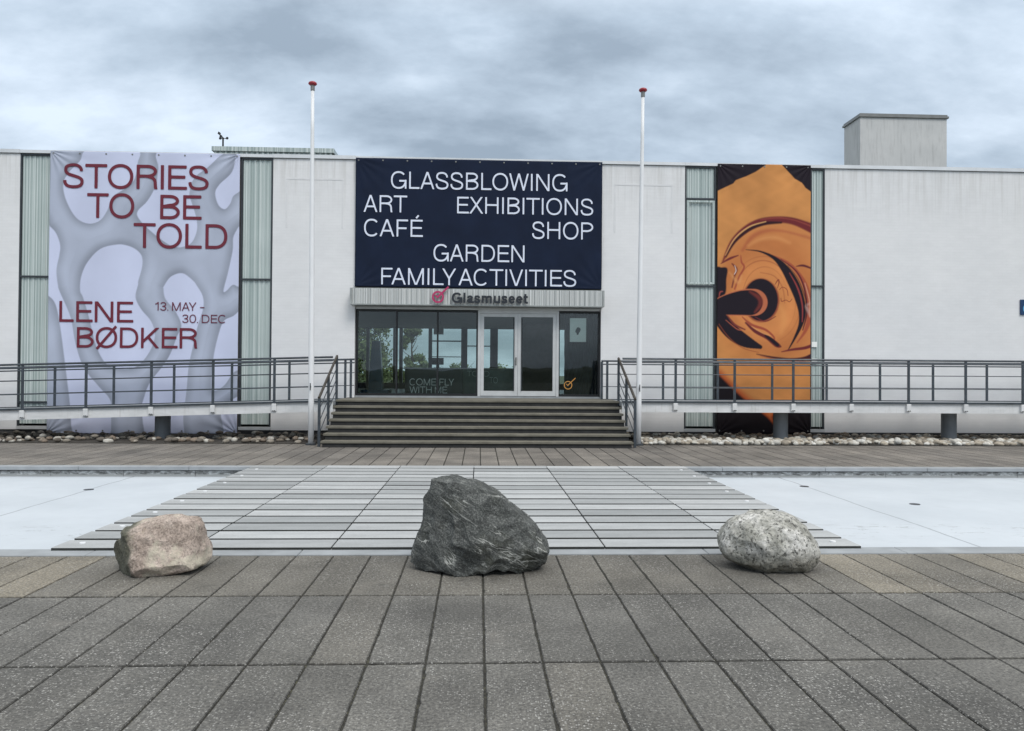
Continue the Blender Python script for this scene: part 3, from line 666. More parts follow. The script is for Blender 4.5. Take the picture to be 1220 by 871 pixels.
# ribbed glass bays
def glass_bay(xa, xb, za, zb, y, parent, step=.066, depth=.016, gap=.0):
    mb = MB(); x = xa; k = 0; xs = []
    while x < xb-.001:
        x2 = min(x+step, xb); xs += [(x, y), (x+(x2-x)*.14, y+depth), (x+(x2-x)*.86, y+depth)] if k % 2 else [(x, y+depth), (x+(x2-x)*.14, y), (x+(x2-x)*.86, y)]
        x = x2; k += 1
    xs.append((xb, y+depth/2))
    v = [(a, b, za) for a, b in xs] + [(a, b, zb) for a, b in xs]; n_ = len(xs)
    mb.add(v, [(i, i+1, n_+i+1, n_+i) for i in range(n_-1)])
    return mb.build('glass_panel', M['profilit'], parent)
def strip(xa, xb, zbars, label=None):
    fr = MB()
    z_ = [.24]+zbars+[7.17]
    for z in zbars: fr.box(xa+.04, xb-.04, W-.01, W+.10, z-.022, z+.022)
    fr.box(xa, xa+.038, W-.005, W+.12, .20, 7.2); fr.box(xb-.038, xb, W-.005, W+.12, .20, 7.2)
    fr.box(xa+.04, xb-.04, W-.005, W+.12, 7.15, 7.2)
    f = fr.build('glass_strip', M['dark_metal'], bld)
    for a, b in zip(z_[:-1], z_[1:]): 
        o = glass_bay(xa+.04, xb-.04, a+.022, b-.022, W+.03, bld); o.parent = f; o.matrix_parent_inverse = Matrix()
        o.matrix_parent_inverse = Matrix()
    sl = MB(); sl.box(xa, xb, W-.03, W+.12, .12, .20); s = sl.build('sill', M['alu'], bld); s.parent = f; s.matrix_parent_inverse = Matrix()
    return f
def fixsub(o, f): o.parent = f; o.matrix_parent_inverse = f.matrix_parent_inverse.inverted() if False else Matrix()
sA = strip(-11.805, -11.02, [.81, 4.035]); sB = strip(-6.21, -5.395, [.81, 4.03]); sC = strip(5.458, 6.29, [3.995, 6.327]); sD = strip(8.86, 9.25, [4.033])
mb = MB(); mb.box(-11.01, -6.22, W+.02, W+.2, .12, 7.19); mb.box(6.30, 8.85, W+.02, W+.2, .12, 7.19); mb.box(-3.24, 3.215, W+.02, W+.2, 3.86, 7.19); part('backing_wall', mb, M['plinth'])
# framed panel mounted over the middle of the right strip
mb = MB(); mb.box(5.50, 6.25, W-.03, W-.008, 4.05, 4.10); mb.box(5.50, 6.25, W-.03, W-.008, 6.23, 6.28); mb.box(5.50, 5.56, W-.03, W-.008, 4.102, 6.228); mb.box(6.19, 6.25, W-.03, W-.008, 4.102, 6.228)
for z in (4.5, 5.15, 5.8):
    for x in (5.53, 6.22): mb.tube([(x, W-.031, z), (x, W-.042, z)], .018, 8)
pf = part('cover_frame', mb, M['profilit'])
mb = MB()
for z, s_ in ((2.47, .11), (2.02, .11)): mb.box(8.90, 9.05, W-.004, W+.0, z-.07, z+.07)
part('notice', mb, M['paper'])

# ------------------------------------------------------------------ entrance
EY = W+.14
fr = MB()
for x in (-3.20, -2.164, -1.092): fr.box(x-.022, x+.022, EY-.04, EY+.05, 1.09, 3.24)
fr.box(-.075, -.031, EY-.04, EY+.05, 1.09, 3.24); fr.box(-3.222, -.031, EY-.045, EY+.055, 1.03, 1.09); fr.box(-3.222, -.031, EY-.045, EY+.055, 3.24, 3.28)
entL = fr.build('entrance_window', M['black'], bld)
fr = MB()
fr.box(3.165, 3.215, EY-.04, EY+.05, 1.09, 3.24); fr.box(2.115, 2.14, EY-.04, EY+.05, 1.09, 3.24); fr.box(2.115, 3.215, EY-.045, EY+.055, 1.03, 1.09); fr.box(2.115, 3.215, EY-.045, EY+.055, 3.24, 3.28)
entR = fr.build('entrance_window', M['black'], bld)
for a, b, ent in ((-3.178, -2.186, entL), (-2.142, -1.114, entL), (-1.070, -.075, entL), (2.14, 3.165, entR)):
    mb = MB(); mb.box(a, b, EY, EY+.008, 1.09, 3.24); o = mb.build('pane', M['pane'], bld); fixsub(o, ent)
mb = MB(); mb.box(-3.24, 3.215, EY-.06, EY+.08, 3.302, 3.37); part('lintel', mb, M['alu'])
mb = MB(); mb.box(-.03, .04, EY-.06, EY+.06, 1.03, 3.30); mb.box(2.045, 2.113, EY-.06, EY+.06, 1.03, 3.30); mb.box(.042, 2.043, EY-.06, EY+.06, 3.22, 3.30); part('door_frame', mb, M['alu'])
for sx, (a, b) in enumerate(((.044, 1.022), (1.028, 2.041))):
    mb = MB(); s0 = .085; y_0, y_1 = EY-.045, EY+.03
    mb.box(a, a+s0, y_0, y_1, 1.04, 3.215); mb.box(b-s0, b, y_0, y_1, 1.04, 3.215); mb.box(a+s0+.001, b-s0-.001, y_0, y_1, 3.13, 3.215); mb.box(a+s0+.001, b-s0-.001, y_0, y_1, 1.04, 1.17)
    d = mb.build('door', M['alu'], bld)
    mb = MB(); mb.box(a+s0, b-s0, EY-.006, EY+.002, 1.17, 3.13); o = mb.build('pane', M['pane'], bld); fixsub(o, d)
    x = b-s0+.0 if sx == 0 else a+s0-.0
    mb = MB(); xg = b-s0-.016 if sx == 0 else a+s0+.016
    mb.tube([(xg, EY-.07, 1.19), (xg, EY-.07, 3.1)], .014, 8); mb.bar((xg, EY-.07, 3.05), (xg, EY-.01, 3.05), .02, .03); mb.bar((xg, EY-.07, 2.12), (xg, EY-.01, 2.12), .02, .03); mb.bar((xg, EY-.07, 1.23), (xg, EY-.01, 1.23), .02, .03)
    o = mb.build('finger_guard', M['dark_metal'], bld); fixsub(o, d)
    if sx == 0:
        mb = MB(); mb.box(b-.06, b-.025, EY-.055, EY-.044, 1.85, 2.06); mb.tube([(b-.043, EY-.10, 1.86), (b-.043, EY-.10, 2.05)], .012, 8); mb.bar((b-.043, EY-.10, 1.88), (b-.043, EY-.05, 1.88), .016, .016); mb.bar((b-.043, EY-.10, 2.03), (b-.043, EY-.05, 2.03), .016, .016)
        o = mb.build('door_handle', M['zinc'], bld); fixsub(o, d)
# canopy fascia with ribbed cladding
CY = W-.36
mb = MB(); mb.box(-3.262, 3.19, CY+.05, W-.01, 3.42, 3.78)
can = mb.build('canopy', M['dark_metal'], bld)
mb = MB(); x = -3.264; k = 0; pts = []
while x < 3.14:
    pts += [(x, CY+.045), (x+.012, CY+.012), (x+.055, CY+.012)] if k % 2 else [(x, CY+.012), (x+.012, CY+.045), (x+.050, CY+.045)]; x += .066; k += 1
pts.append((3.194, CY+.03))
n_ = len(pts); mb.add([(a, b, 3.402) for a, b in pts]+[(a, b, 3.80) for a, b in pts], [(i, i+1, n_+i+1, n_+i) for i in range(n_-1)])
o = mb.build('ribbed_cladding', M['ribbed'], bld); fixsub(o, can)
mb = MB(); mb.box(-3.322, -3.268, CY, W-.005, 3.385, 3.805); mb.box(3.198, 3.252, CY, W-.005, 3.385, 3.805); mb.box(-3.266, 3.196, CY+.002, W-.005, 3.372, 3.401); mb.box(-3.266, 3.196, CY+.05, W-.055, 3.802, 3.815)
o = mb.build('cladding_trim', M['zinc_pale'], bld); fixsub(o, can)
mb = MB(); line_mesh(mb, 'Glasmuseet', -.71, 1.25, 3.44, 3.70, CY-.03, .20, 40, .4, .06, .035)
sg = mb.build('museum_sign', M['letter_dark']); recentre(sg, (.27, CY-.05, 3.46)); tag(sg, 'dark raised letters reading Glasmuseet on the ribbed canopy', 'sign')
mb = MB(); logo_mesh(mb, -1.065, 3.585, .155, .045, CY-.03, .035)
sg = mb.build('logo_sign', M['magenta']); recentre(sg, (-1.065, CY-.05, 3.62)); tag(sg, 'magenta ring and slash emblem on the canopy before the museum name', 'sign')
# interior of the foyer
mb = MB(); mb.box(-6.3, 6.3, W+.34, 30.2, .8, 1.03); part('foyer_floor', mb, M['int_floor'])
mb = MB(); mb.box(-6.3, 6.3, W+.34, 30.2, 3.42, 3.6); part('foyer_ceiling', mb, M['int_ceil'])
mb = MB(); mb.box(-6.4, -6.3, W+.34, 30.2, 1.03, 3.42); mb.box(6.3, 6.4, W+.34, 30.2, 1.03, 3.42); mb.box(1.45, 2.72, 27.0, 27.2, 1.03, 3.42); mb.box(3.05, 6.3, 27.0, 27.2, 1.03, 3.42); part('foyer_wall', mb, M['int_wall'])
mb = MB()
mb.box(-6.3, 6.3, 30.2, 30.5, .8, 1.25); mb.box(-6.3, 6.3, 30.2, 30.5, 3.40, 3.75)
for a, b in ((-6.3, -5.9), (-3.36, -3.28), (-3.07-.05, -3.0), (-1.98, -1.85), (-.70, -.46), (.44, .74), (1.40, 2.9), (3.5, 6.3)): mb.box(a, b, 30.2, 30.5, 1.25, 3.40)
mb.box(-4.40, -4.30, 30.2, 30.5, 1.25, 3.4)
rw = part('rear_window', mb, M['int_wall'])
mb = MB(); mb.box(-1.85, -.70, 30.3, 30.36, 2.88, 2.93); mb.box(-1.85, -.70, 30.3, 30.36, 2.27, 2.30); mb.box(-.46, .44, 30.3, 30.36, 2.70, 2.74); o = mb.build('glazing_bar', M['dark_metal'], bld); fixsub(o, rw)
mb = MB(); mb.box(-5.9, 3.5, 30.38, 30.386, 1.25, 3.40); o = mb.build('pane', M['clear'], bld); fixsub(o, rw)
# parts that were linked under a part: their parent sits under the building empty, so give them the identity frame
# rooftop volumes
mb = MB(); mb.box(15.18, 18.73, 30.0, 31.35, 7.0, 12.02); rb = part('rooftop_shaft', mb, M['render'])
mb = MB(); mb.box(15.12, 18.79, 29.94, 31.41, 12.022, 12.10); mb.box(15.16, 18.75, 29.98, 31.37, 12.102, 12.17); o = mb.build('shaft_cap', M['zinc'], bld); fixsub(o, rb)
mb = MB(); mb.box(-8.22, -4.57, 24.0, 26.0, 7.2, 8.30); gb = part('rooftop_lantern', mb, M['dark_metal'])
o = glass_bay(-8.20, -4.59, 7.25, 8.42, 23.94, bld, .08, .03); fixsub(o, gb)
mb = MB(); mb.box(-8.26, -4.53, 23.90, 26.04, 8.425, 8.56); o = mb.build('lantern_cap', M['profilit'], bld); fixsub(o, gb)

# ------------------------------------------------------------------ rooftop weather instrument
wv = thing('weather_station', (-8.08, 24.4, 8.56), 'small dark wind gauge on a thin mast above the roof lantern', 'wind gauge')
mb = MB(); mb.tube([(-8.08, 24.4, 8.56), (-8.08, 24.4, 8.98)], .028, 8); mb.build('mast', M['black'], wv)
mb = MB()
for a in range(3):
    t = a*2.094+.4; mb.tube([(-8.08, 24.4, 8.95), (-8.08+.13*math.cos(t), 24.4+.13*math.sin(t), 8.97)], .012, 6)
    mb.tube([(-8.08+.13*math.cos(t), 24.4+.13*math.sin(t)-.03, 8.97), (-8.08+.13*math.cos(t), 24.4+.13*math.sin(t)+.03, 8.97)], [.045, .02], 8)
mb.build('cup_rotor', M['black'], wv)
mb = MB(); mb.tube([(-8.08, 24.4, 8.98), (-8.19, 24.4, 9.10)], .014, 6); mb.add([(-8.17, 24.39, 9.04), (-8.25, 24.39, 9.10), (-8.22, 24.39, 9.17), (-8.15, 24.39, 9.12), (-8.17, 24.41, 9.04), (-8.25, 24.41, 9.10), (-8.22, 24.41, 9.17), (-8.15, 24.41, 9.12)], [(0, 1, 2, 3), (7, 6, 5, 4), (0, 1, 5, 4), (1, 2, 6, 5), (2, 3, 7, 6), (3, 0, 4, 7)])
mb.build('vane', M['black'], wv)

# ================================================================== BANNERS
def sdf_poly(X, Y, pts):
    pts = np.array(pts, float); n_ = len(pts); d = np.full(X.shape, 1e18); ins = np.zeros(X.shape, bool)
    for i in range(n_):
        a, b = pts[i], pts[(i+1) % n_]; e_ = b-a; wx, wy = X-a[0], Y-a[1]
        t = np.clip((wx*e_[0]+wy*e_[1])/max(e_@e_, 1e-12), 0, 1); dx, dy = wx-e_[0]*t, wy-e_[1]*t
        d = np.minimum(d, dx*dx+dy*dy)
        c = (a[1] > Y) != (b[1] > Y)
        with np.errstate(divide='ignore', invalid='ignore'):
            xi = (b[0]-a[0])*(Y-a[1])/(b[1]-a[1] if b[1] != a[1] else 1e-12)+a[0]
        ins ^= c & (X < xi)
    d = np.sqrt(d); return np.where(ins, -d, d)
def catmull(pts, n=6, closed=True):
    p = np.array(pts, float); out = []; m = len(p); rng_ = range(m) if closed else range(m-1)
    for i in rng_:
        if closed: a, b, c, d = p[(i-1) % m], p[i], p[(i+1) % m], p[(i+2) % m]
        else: a, b, c, d = p[max(i-1, 0)], p[i], p[i+1], p[min(i+2, m-1)]
        for k in range(n):
            t = k/n; out.append(.5*((2*b)+(-a+c)*t+(2*a-5*b+4*c-d)*t*t+(-a+3*b-3*c+d)*t**3))
    if not closed: out.append(p[-1])
    return np.array(out)
def sstep(a, b, x): t = np.clip((x-a)/(b-a), 0, 1); return t*t*(3-2*t)
def stroke(X, Y, pts):
    """variable width stroke: pts rows (x, y, width); returns signed distance"""
    p = catmull(pts, 6, False); best = np.full(X.shape, 1e9)
    for a, b in zip(p[:-1], p[1:]):
        e_ = b[:2]-a[:2]; wx, wy = X-a[0], Y-a[1]; t = np.clip((wx*e_[0]+wy*e_[1])/max(e_@e_, 1e-12), 0, 1)
        d = np.hypot(wx-e_[0]*t, wy-e_[1]*t)-(a[2]+(b[2]-a[2])*t)/2; best = np.minimum(best, d)
    return best
def lin(c): return np.array(srgb(*c)[:3])
def wrinkle_fn(x0, x1, z0, z1, seed, amp=.012, pull=.03):
    rr = np.random.default_rng(seed); ph = rr.uniform(0, 6, 8)
    def f(x, z):
        u = (x-x0)/(x1-x0); v = (z-z0)/(z1-z0)
        r = amp*(np.sin(x*2.1+ph[0]+np.sin(z*.9+ph[1]))*.35+np.sin(x*.9-z*1.3+ph[2])*.35+np.sin(z*3.1+x*.7+ph[3])*.22)
        # creases radiating from the tied corners and along the lower hem
        for (cu, cv_, k) in ((0, 1, 4), (1, 1, 5), (0, 0, 6), (1, 0, 7)):
            dx = (u-cu)*(x1-x0); dz = (v-cv_)*(z1-z0); rad = np.sqrt(dx*dx+dz*dz)+1e-6; an = np.arctan2(np.abs(dz), np.abs(dx))
            r = r+pull*np.sin(an*17+ph[k])*np.exp(-rad/.55)*np.minimum(rad/.12, 1)*.5
        r = r+pull*.55*np.sin(x*7.5+ph[4]+np.sin(z*5)*.8)*np.exp(-(z-z0)/.28)
        return r+amp+pull*.4
    return f
def banner(name, x0, x1, z0, z1, y, nx, nz, colour, wr, label, mat, skew=(0, 0)):
    th = thing(name, ((x0+x1)/2, y, z0), label, 'banner')
    xs = np.linspace(x0, x1, nx+1); zs = np.linspace(z0, z1, nz+1); X, Z = np.meshgrid(xs, zs); Yf = y-wr(X, Z)
    V = np.stack([X, Yf, Z], -1).reshape(-1, 3); n_ = nx+1
    I = np.arange((nx+1)*(nz+1)).reshape(nz+1, nx+1); Q = np.stack([I[:-1, :-1], I[:-1, 1:], I[1:, 1:], I[1:, :-1]], -1).reshape(-1, 4)
    Vb = V.copy(); Vb[:, 1] += .004
    rim = list(I[0, :])+list(I[1:, -1])+list(I[-1, -2::-1])+list(I[-2:0:-1, 0]); o_ = len(V)
    faces = Q.tolist()+[(int(rim[k]), int(rim[k])+o_, int(rim[(k+1) % len(rim)])+o_, int(rim[(k+1) % len(rim)])) for k in range(len(rim))]
    me = bpy.data.meshes.new('fabric'); me.from_pydata(np.concatenate([V, Vb]).tolist(), [], faces); me.materials.append(mat)
    me.polygons.foreach_set('use_smooth', [True]*len(faces))
    if colour is not None:
        C_ = colour(X, Z).reshape(-1, 3); C_ = np.concatenate([C_, C_]); arr = np.ones((len(C_), 4), np.float32); arr[:, :3] = C_
        ca = me.color_attributes.new('Print', 'FLOAT_COLOR', 'POINT'); ca.data.foreach_set('color', arr.ravel())
    for zz in ((z0+.07, z1-.06) if colour is not None else (z1-.06,)):
        m_e = MB(); k = max(3, int((x1-x0)/.62))
        for i in range(k+1):
            xx = x0+.07+(x1-x0-.14)*i/k; yy = y-float(wr(np.array(xx), np.array(zz))); m_e.tube([(xx, yy-.001, zz), (xx, yy-.007, zz)], .022, 10)
        m_e.build('eyelets', M['zinc'], th)
    me.update(); o = bpy.data.objects.new('fabric', me); COL.objects.link(o); o.parent = th; o.matrix_parent_inverse = Matrix.Translation(-Vector(th['_o']))
    return th
# left banner: pale lavender with a branching bone-like form. Design grid: x 62..287, y 182..517 (top to bottom)
LB = (-11.02, -6.228, .02, 7.262)
def k1(x, y): return (55+x/4.979, 175+y/4.979)
def k2(x, y): return (55+x/4.8375, 340+y/4.8375)
A1 = lambda *p: [k1(*q) for q in p]
A2 = lambda *p: [k2(*q) for q in p]
HOLES = [
 A1((262, 20), (205, 95), (140, 165), (112, 235), (132, 330), (190, 428), (262, 463), (328, 445), (372, 385), (405, 300), (480, 250), (530, 195), (548, 100), (540, 20)),
 A1((684, 20), (672, 130), (655, 235), (608, 325), (553, 385), (562, 432), (640, 510), (740, 582), (800, 596), (868, 572), (902, 500), (900, 425), (872, 335), (856, 270), (885, 180), (962, 118), (1020, 60), (1035, 20)),
 A1((1140, 20), (1110, 140), (1035, 218), (1010, 270), (1030, 340), (1068, 364), (1100, 330), (1118, 285), (1160, 250), (1190, 180), (1180, 20)),
 A1((1180, 470), (1124, 520), (1118, 610), (1092, 740), (1066, 850), (1085, 850), (1120, 815), (1180, 800)),
 A1((0, 460), (40, 485), (75, 525), (99, 592), (95, 655), (80, 740), (90, 830)) + A2((100, 50), (160, 190), (190, 340), (240, 480), (330, 590), (388, 655), (398, 720), (380, 900), (200, 900), (160, 650), (130, 430), (102, 240), (76, 120), (35, 70), (-30, 40), (-60, -80)),
 A1((432, 585), (335, 612), (262, 690), (226, 775), (220, 860)) + A2((232, 80), (268, 200), (300, 330), (340, 420), (385, 468), (470, 486), (550, 465), (615, 385), (644, 295), (622, 212), (562, 140), (530, 72), (543, 0)) + A1((560, 800), (582, 712), (578, 650), (540, 610), (490, 590)),
 A1((820, 750), (752, 772), (712, 830)) + A2((690, 20), (702, 80), (760, 150), (796, 232), (770, 300), (735, 395), (690, 470), (622, 560), (590, 640), (576, 730), (620, 900), (805, 900), (812, 760), (830, 600), (840, 470), (868, 330), (890, 232), (920, 130), (915, 60), (880, 0)) + A1((880, 790)),
 A2((1180, 130), (1095, 175), (1040, 205), (1010, 285), (982, 420), (972, 590), (1000, 605), (1050, 572), (1100, 500), (1180, 440)),
 A2((1180, 640), (1040, 700), (1040, 800), (1075, 900), (1180, 900)),
]
def paint_left(X, Z):
    U_ = 62+(X-LB[0])/(LB[1]-LB[0])*225; V_ = 182+(LB[3]-Z)/(LB[3]-LB[2])*335
    d = np.full(X.shape, 1e9); 
    for hpts in HOLES: d = np.minimum(d, sdf_poly(U_, V_, catmull(hpts, 5)))
    # soft modelling of the photographed limb from its distance field
    gy, gx = np.gradient(d); gl = np.hypot(gx, gy)+1e-9; gx, gy = gx/gl, -gy/gl        # gy>0 : hole lies above
    tube_ = np.clip(d/15, 0, 1)
    sh = .80+.20*np.sqrt(tube_) - .10*(1-tube_)*gx + .07*(1-tube_)*(-gy)
    below = np.clip(-gy, 0, 1); above = np.clip(gy, 0, 1); t2 = np.clip(d/20, 0, 1)
    sh = .90+.20*sstep(0, 11, d)*(1-.35*sstep(12, 30, d)) - .13*(1-t2)*below - .10*(1-np.clip(d/4, 0, 1))*above + .05*(1-t2)*gx
    for k, a in ((.035, .045), (.07, .03)): sh = sh+a*np.sin(U_*k*1.7+np.sin(V_*k*.9)*2)*np.sin(V_*k*.7+1.3)
    limb = lin((170, 177, 194))[None, None]*sh[..., None]**1.35
    hole = lin((203, 209, 233))[None, None]*np.ones(X.shape)[..., None]*(1-.05*np.sin(U_*.07))[..., None]
    k = sstep(-.5, .6, d)[..., None]
    return np.clip(hole*(1-k)+limb*k, 0, 1)
wL = wrinkle_fn(LB[0], LB[1], LB[2], LB[3], 3, .010, .030)
bl = banner('exhibition_banner', *LB, W-.05, 320, 480, paint_left, wL, 'tall lavender banner reading STORIES TO BE TOLD over a grey branching form', M['print'])
def text_on(th, rows, mat, t, wr, y, res=44, track=.075, space=.42):
    for txt, x0, x1, zb, zt in rows:
        mb = MB(); line_mesh(mb, txt, x0, x1, zb, zt, y-.013, t, res, space, track, 0, wr)
        mb.build('lettering', mat, th)
PX = []
def at(px, py, y):                              # facade coordinates measured from the photograph
    d = fw + rt*((px-610)/F_PX) - up*((py-435.5)/F_PX); t = y/d.y; return d.x*t, 1.6+d.z*t
def rows_from(lst, y):
    out = []
    for txt, xa, xb, yt, ybm in lst:
        xm = (xa+xb)/2; x0 = at(xa, (yt+ybm)/2, y)[0]; x1 = at(xb, (yt+ybm)/2, y)[0]
        out.append((txt, x0, x1, at(xm, ybm, y)[1], at(xm, yt, y)[1]))
    return out
BY = W-.05
text_on(bl, rows_from([('STORIES', 76, 249.2, 196.6, 225.6), ('TO', 104.6, 160.8, 230.8, 260.2), ('BE', 191.6, 240.2, 232.8, 261.8), ('TOLD', 160, 271.3, 266.8, 296.3),
    ('LENE', 71.5, 159, 359.2, 384), ('BØDKER', 92.2, 235.5, 390.4, 414.8)], BY), M['txt_maroon'], .128, wL, BY, 44, .06)
text_on(bl, rows_from([('13. MAY –', 185.6, 244.1, 360.3, 370.4), ('30. DEC', 217.7, 270, 375.1, 385)], BY), M['txt_dark'], .115, wL, BY, 30, .075, .42)
# navy banner over the entrance
NB = (-3.245, 3.222, 3.87, 7.235)
wN = wrinkle_fn(*NB, 8, .010, .034)
bn = banner('entrance_banner', *NB, W-.05, 160, 90, None, wN, 'wide navy banner above the entrance listing GLASSBLOWING, ART, EXHIBITIONS and CAFÉ', M['navy'])
text_on(bn, rows_from([('GLASSBLOWING', 466, 675.7, 206.4, 226.7), ('ART', 433.5, 485.2, 233.0, 253.2), ('EXHIBITIONS', 544.7, 706.5, 236.1, 255.8), ('CAFÉ', 434, 503.6, 261.7, 282.1),
    ('SHOP', 633.9, 706.5, 264.9, 285.3), ('GARDEN', 516.6, 624.8, 292.0, 312.2), ('FAMILY ACTIVITIES', 454.4, 686.3, 320.7, 340.4)], BY), M['txt_pale'], .105, wN, BY, 44, .085, .16)
# orange banner
OB = (6.318, 8.838, .085, 7.262)
def paint_orange(X, Z):
    U_ = 50+(X-OB[0])/(OB[1]-OB[0])*543; V_ = 55+(OB[3]-Z)/(OB[3]-OB[2])*1601
    c = np.ones(X.shape+(3,))*lin((206, 141, 82))
    nz_ = sum(a*np.sin(U_*k+np.sin(V_*k*.7+i)*2.2)*np.sin(V_*k*.6+i*2) for i, (k, a) in enumerate(((.012, .10), (.03, .06), (.07, .03))))
    c = c*(1+nz_[..., None])*np.array([1, 1-.08, 1-.12])**((sstep(350, 1200, V_)*.5)[..., None])
    def put(d, col, soft=2.0, al=1.0):
        nonlocal c
        k = (al*sstep(soft, -soft, d))[..., None]; c = c*(1-k)+lin(col)*k
    DK = (31, 24, 34); RD = (112, 42, 46); R2 = (164, 78, 58); PK = (196, 112, 78)
    put(sdf_poly(U_, V_, [(40, 40), (330, 40), (330, 57), (270, 100), (215, 128), (155, 152), (140, 172), (110, 187), (40, 222)]), DK, 4)
    put(sdf_poly(U_, V_, [(425, 40), (610, 40), (610, 225), (562, 190), (540, 160), (500, 138), (425, 58)]), DK, 4)
    put(sdf_poly(U_, V_, catmull([(90, 640), (180, 490), (300, 420), (420, 400), (620, 460), (620, 1150), (420, 1190), (250, 1150), (70, 980)])), (205, 128, 76), 30, .6)
    rr_ = np.hypot((U_-330)/250, (V_-860)/330)
    c = c*(1-(.22*np.exp(-((rr_-1.0)/.28)**2))[..., None]*np.array([.55, .9, 1.0]))
    c = c*(1+(.16*np.exp(-((rr_-.62)/.16)**2))[..., None])
    S = lambda *p: stroke(U_, V_, p)
    for q, al in ((.56, .35), (.70, .5), (.80, .35)):
        th_ = np.arctan2((V_-860)/330, (U_-330)/250)
        k = (al*np.exp(-((rr_-q-.03*np.sin(th_*2+q*9))/.012)**2)*np.clip(np.cos(th_-q*7)*.6+.5, 0, 1))[..., None]
        c = c*(1-k)+lin((150, 72, 50))*k
    # big outer rim
    put(S((80, 640, 8), (130, 530, 26), (200, 455, 40), (290, 402, 44), (400, 383, 40), (500, 393, 44), (620, 440, 60)), RD, 7)
    put(S((100, 610, 6), (150, 520, 14), (230, 445, 22), (320, 408, 22), (420, 400, 12)), (52, 24, 32), 6)
    put(S((300, 385, 4), (400, 372, 8), (500, 385, 6), (600, 420, 10)), (150, 70, 60), 4, .8)
    put(S((195, 570, 14), (250, 490, 22), (330, 452, 20), (440, 452, 12), (610, 495, 16)), R2, 12, .55)
    put(S((70, 650, 4), (120, 620, 14), (170, 600, 6)), RD, 4)
    # inner crescent and its red bands
    put(S((345, 590, 8), (460, 640, 18), (540, 730, 26), (580, 830, 30), (588, 950, 30), (565, 1040, 20), (515, 1115, 6)), R2, 5, .9)
    put(S((420, 620, 4), (510, 690, 8), (556, 790, 10), (572, 930, 10), (548, 1040, 6)), (92, 36, 44), 3)
    put(S((215, 565, 3), (300, 575, 10), (380, 612, 22), (440, 672, 46), (490, 755, 62), (528, 850, 56), (545, 935, 44), (535, 1010, 26), (500, 1090, 14), (462, 1160, 5)), DK, 4)
    put(S((470, 700, 4), (518, 790, 9), (545, 890, 8), (545, 990, 5)), (150, 62, 60), 3)
    put(S((510, 660, 5), (550, 655, 14), (600, 672, 10)), (96, 40, 46), 4)
    put(S((590, 880, 10), (570, 900, 16), (600, 960, 20)), (205, 170, 160), 8, .5)
    # left dark mass, flame-like fold
    put(sdf_poly(U_, V_, catmull([(40, 690), (75, 672), (108, 680), (102, 745), (96, 830), (40, 900)])), DK, 5)
    put(S((185, 600, 4), (190, 640, 10), (205, 670, 10), (175, 730, 10), (150, 800, 8)), R2, 4)
    put(S((135, 650, 8), (160, 680, 14), (150, 720, 10), (135, 790, 8)), (120, 60, 52), 4)
    put(S((150, 660, 3), (158, 690, 5), (148, 712, 4)), (225, 200, 190), 2)
    # the eye
    put(((U_-303)/(108))**2*50+((V_-865)/131)**2*50-50, (138, 64, 50), 6, .9)
    put(((U_-303)/(99))**2*50+((V_-862)/125)**2*50-50, DK, 3)
    put(S((40, 915, 90), (110, 895, 128), (200, 880, 158), (262, 878, 160)), PK, 3, .9)
    put(S((40, 915, 84), (110, 895, 118), (190, 882, 144), (238, 880, 150)), DK, 4)
    put(S((240, 815, 12), (292, 850, 26), (300, 890, 24), (268, 936, 10)), (112, 48, 44), 8, .9)
    put(S((60, 850, 4), (66, 820, 8), (80, 815, 6)), (150, 70, 66), 3)
    # sweep below
    put(S((40, 940, 40), (80, 990, 84), (140, 1060, 88), (215, 1110, 72), (300, 1143, 24)), DK, 4)
    put(S((110, 960, 6), (150, 1010, 12), (210, 1040, 8)), (120, 54, 50), 4)
    put(S((100, 985, 3), (160, 1035, 5), (190, 1045, 4)), (176, 92, 70), 3)
    put(S((195, 965, 6), (250, 1012, 16), (330, 1040, 14), (380, 1085, 10), (372, 1110, 6)), R2, 4)
    put(S((215, 1000, 10), (270, 1050, 20), (340, 1085, 26), (395, 1128, 30), (420, 1140, 8)), (104, 42, 44), 4)
    put(S((330, 1075, 12), (365, 1100, 20), (400, 1130, 20)), DK, 4)
    put(S((270, 965, 4), (330, 990, 6), (390, 960, 4)), RD, 3)
    put(S((425, 1170, 5), (490, 1156, 14), (560, 1146, 18), (620, 1125, 20)), RD, 4)
    put(S((280, 1185, 4), (380, 1205, 12), (480, 1212, 10), (560, 1205, 16), (620, 1190, 44)), (66, 28, 36), 5)
    put(S((300, 1195, 3), (420, 1222, 6), (560, 1226, 8)), R2, 4, .8)
    put(S((95, 600, 3), (150, 500, 7), (235, 428, 8), (330, 396, 5)), (232, 176, 112), 4, .8)
    put(S((230, 540, 4), (300, 500, 16), (390, 490, 18), (470, 520, 6)), (226, 158, 98), 18, .6)
    put(S((120, 700, 4), (170, 760, 20), (190, 720, 8)), (222, 156, 100), 10, .6)
    put(S((420, 900, 10), (440, 980, 34), (420, 1060, 14)), (224, 154, 92), 22, .55)
    put(S((560, 760, 4), (586, 860, 7), (590, 960, 5)), (222, 170, 140), 4, .7)
    put(S((250, 1020, 3), (310, 1058, 5), (360, 1076, 4)), (228, 160, 104), 3, .8)
    put(S((60, 1010, 3), (120, 1090, 4), (200, 1150, 5), (290, 1175, 3)), (150, 74, 48), 4, .8)
    put(S((460, 655, 3), (520, 735, 5), (560, 840, 5), (572, 900, 3)), (60, 26, 34), 3, .9)
    put(S((300, 700, 3), (380, 720, 5), (430, 790, 5), (442, 880, 3)), (160, 84, 54), 5, .7)
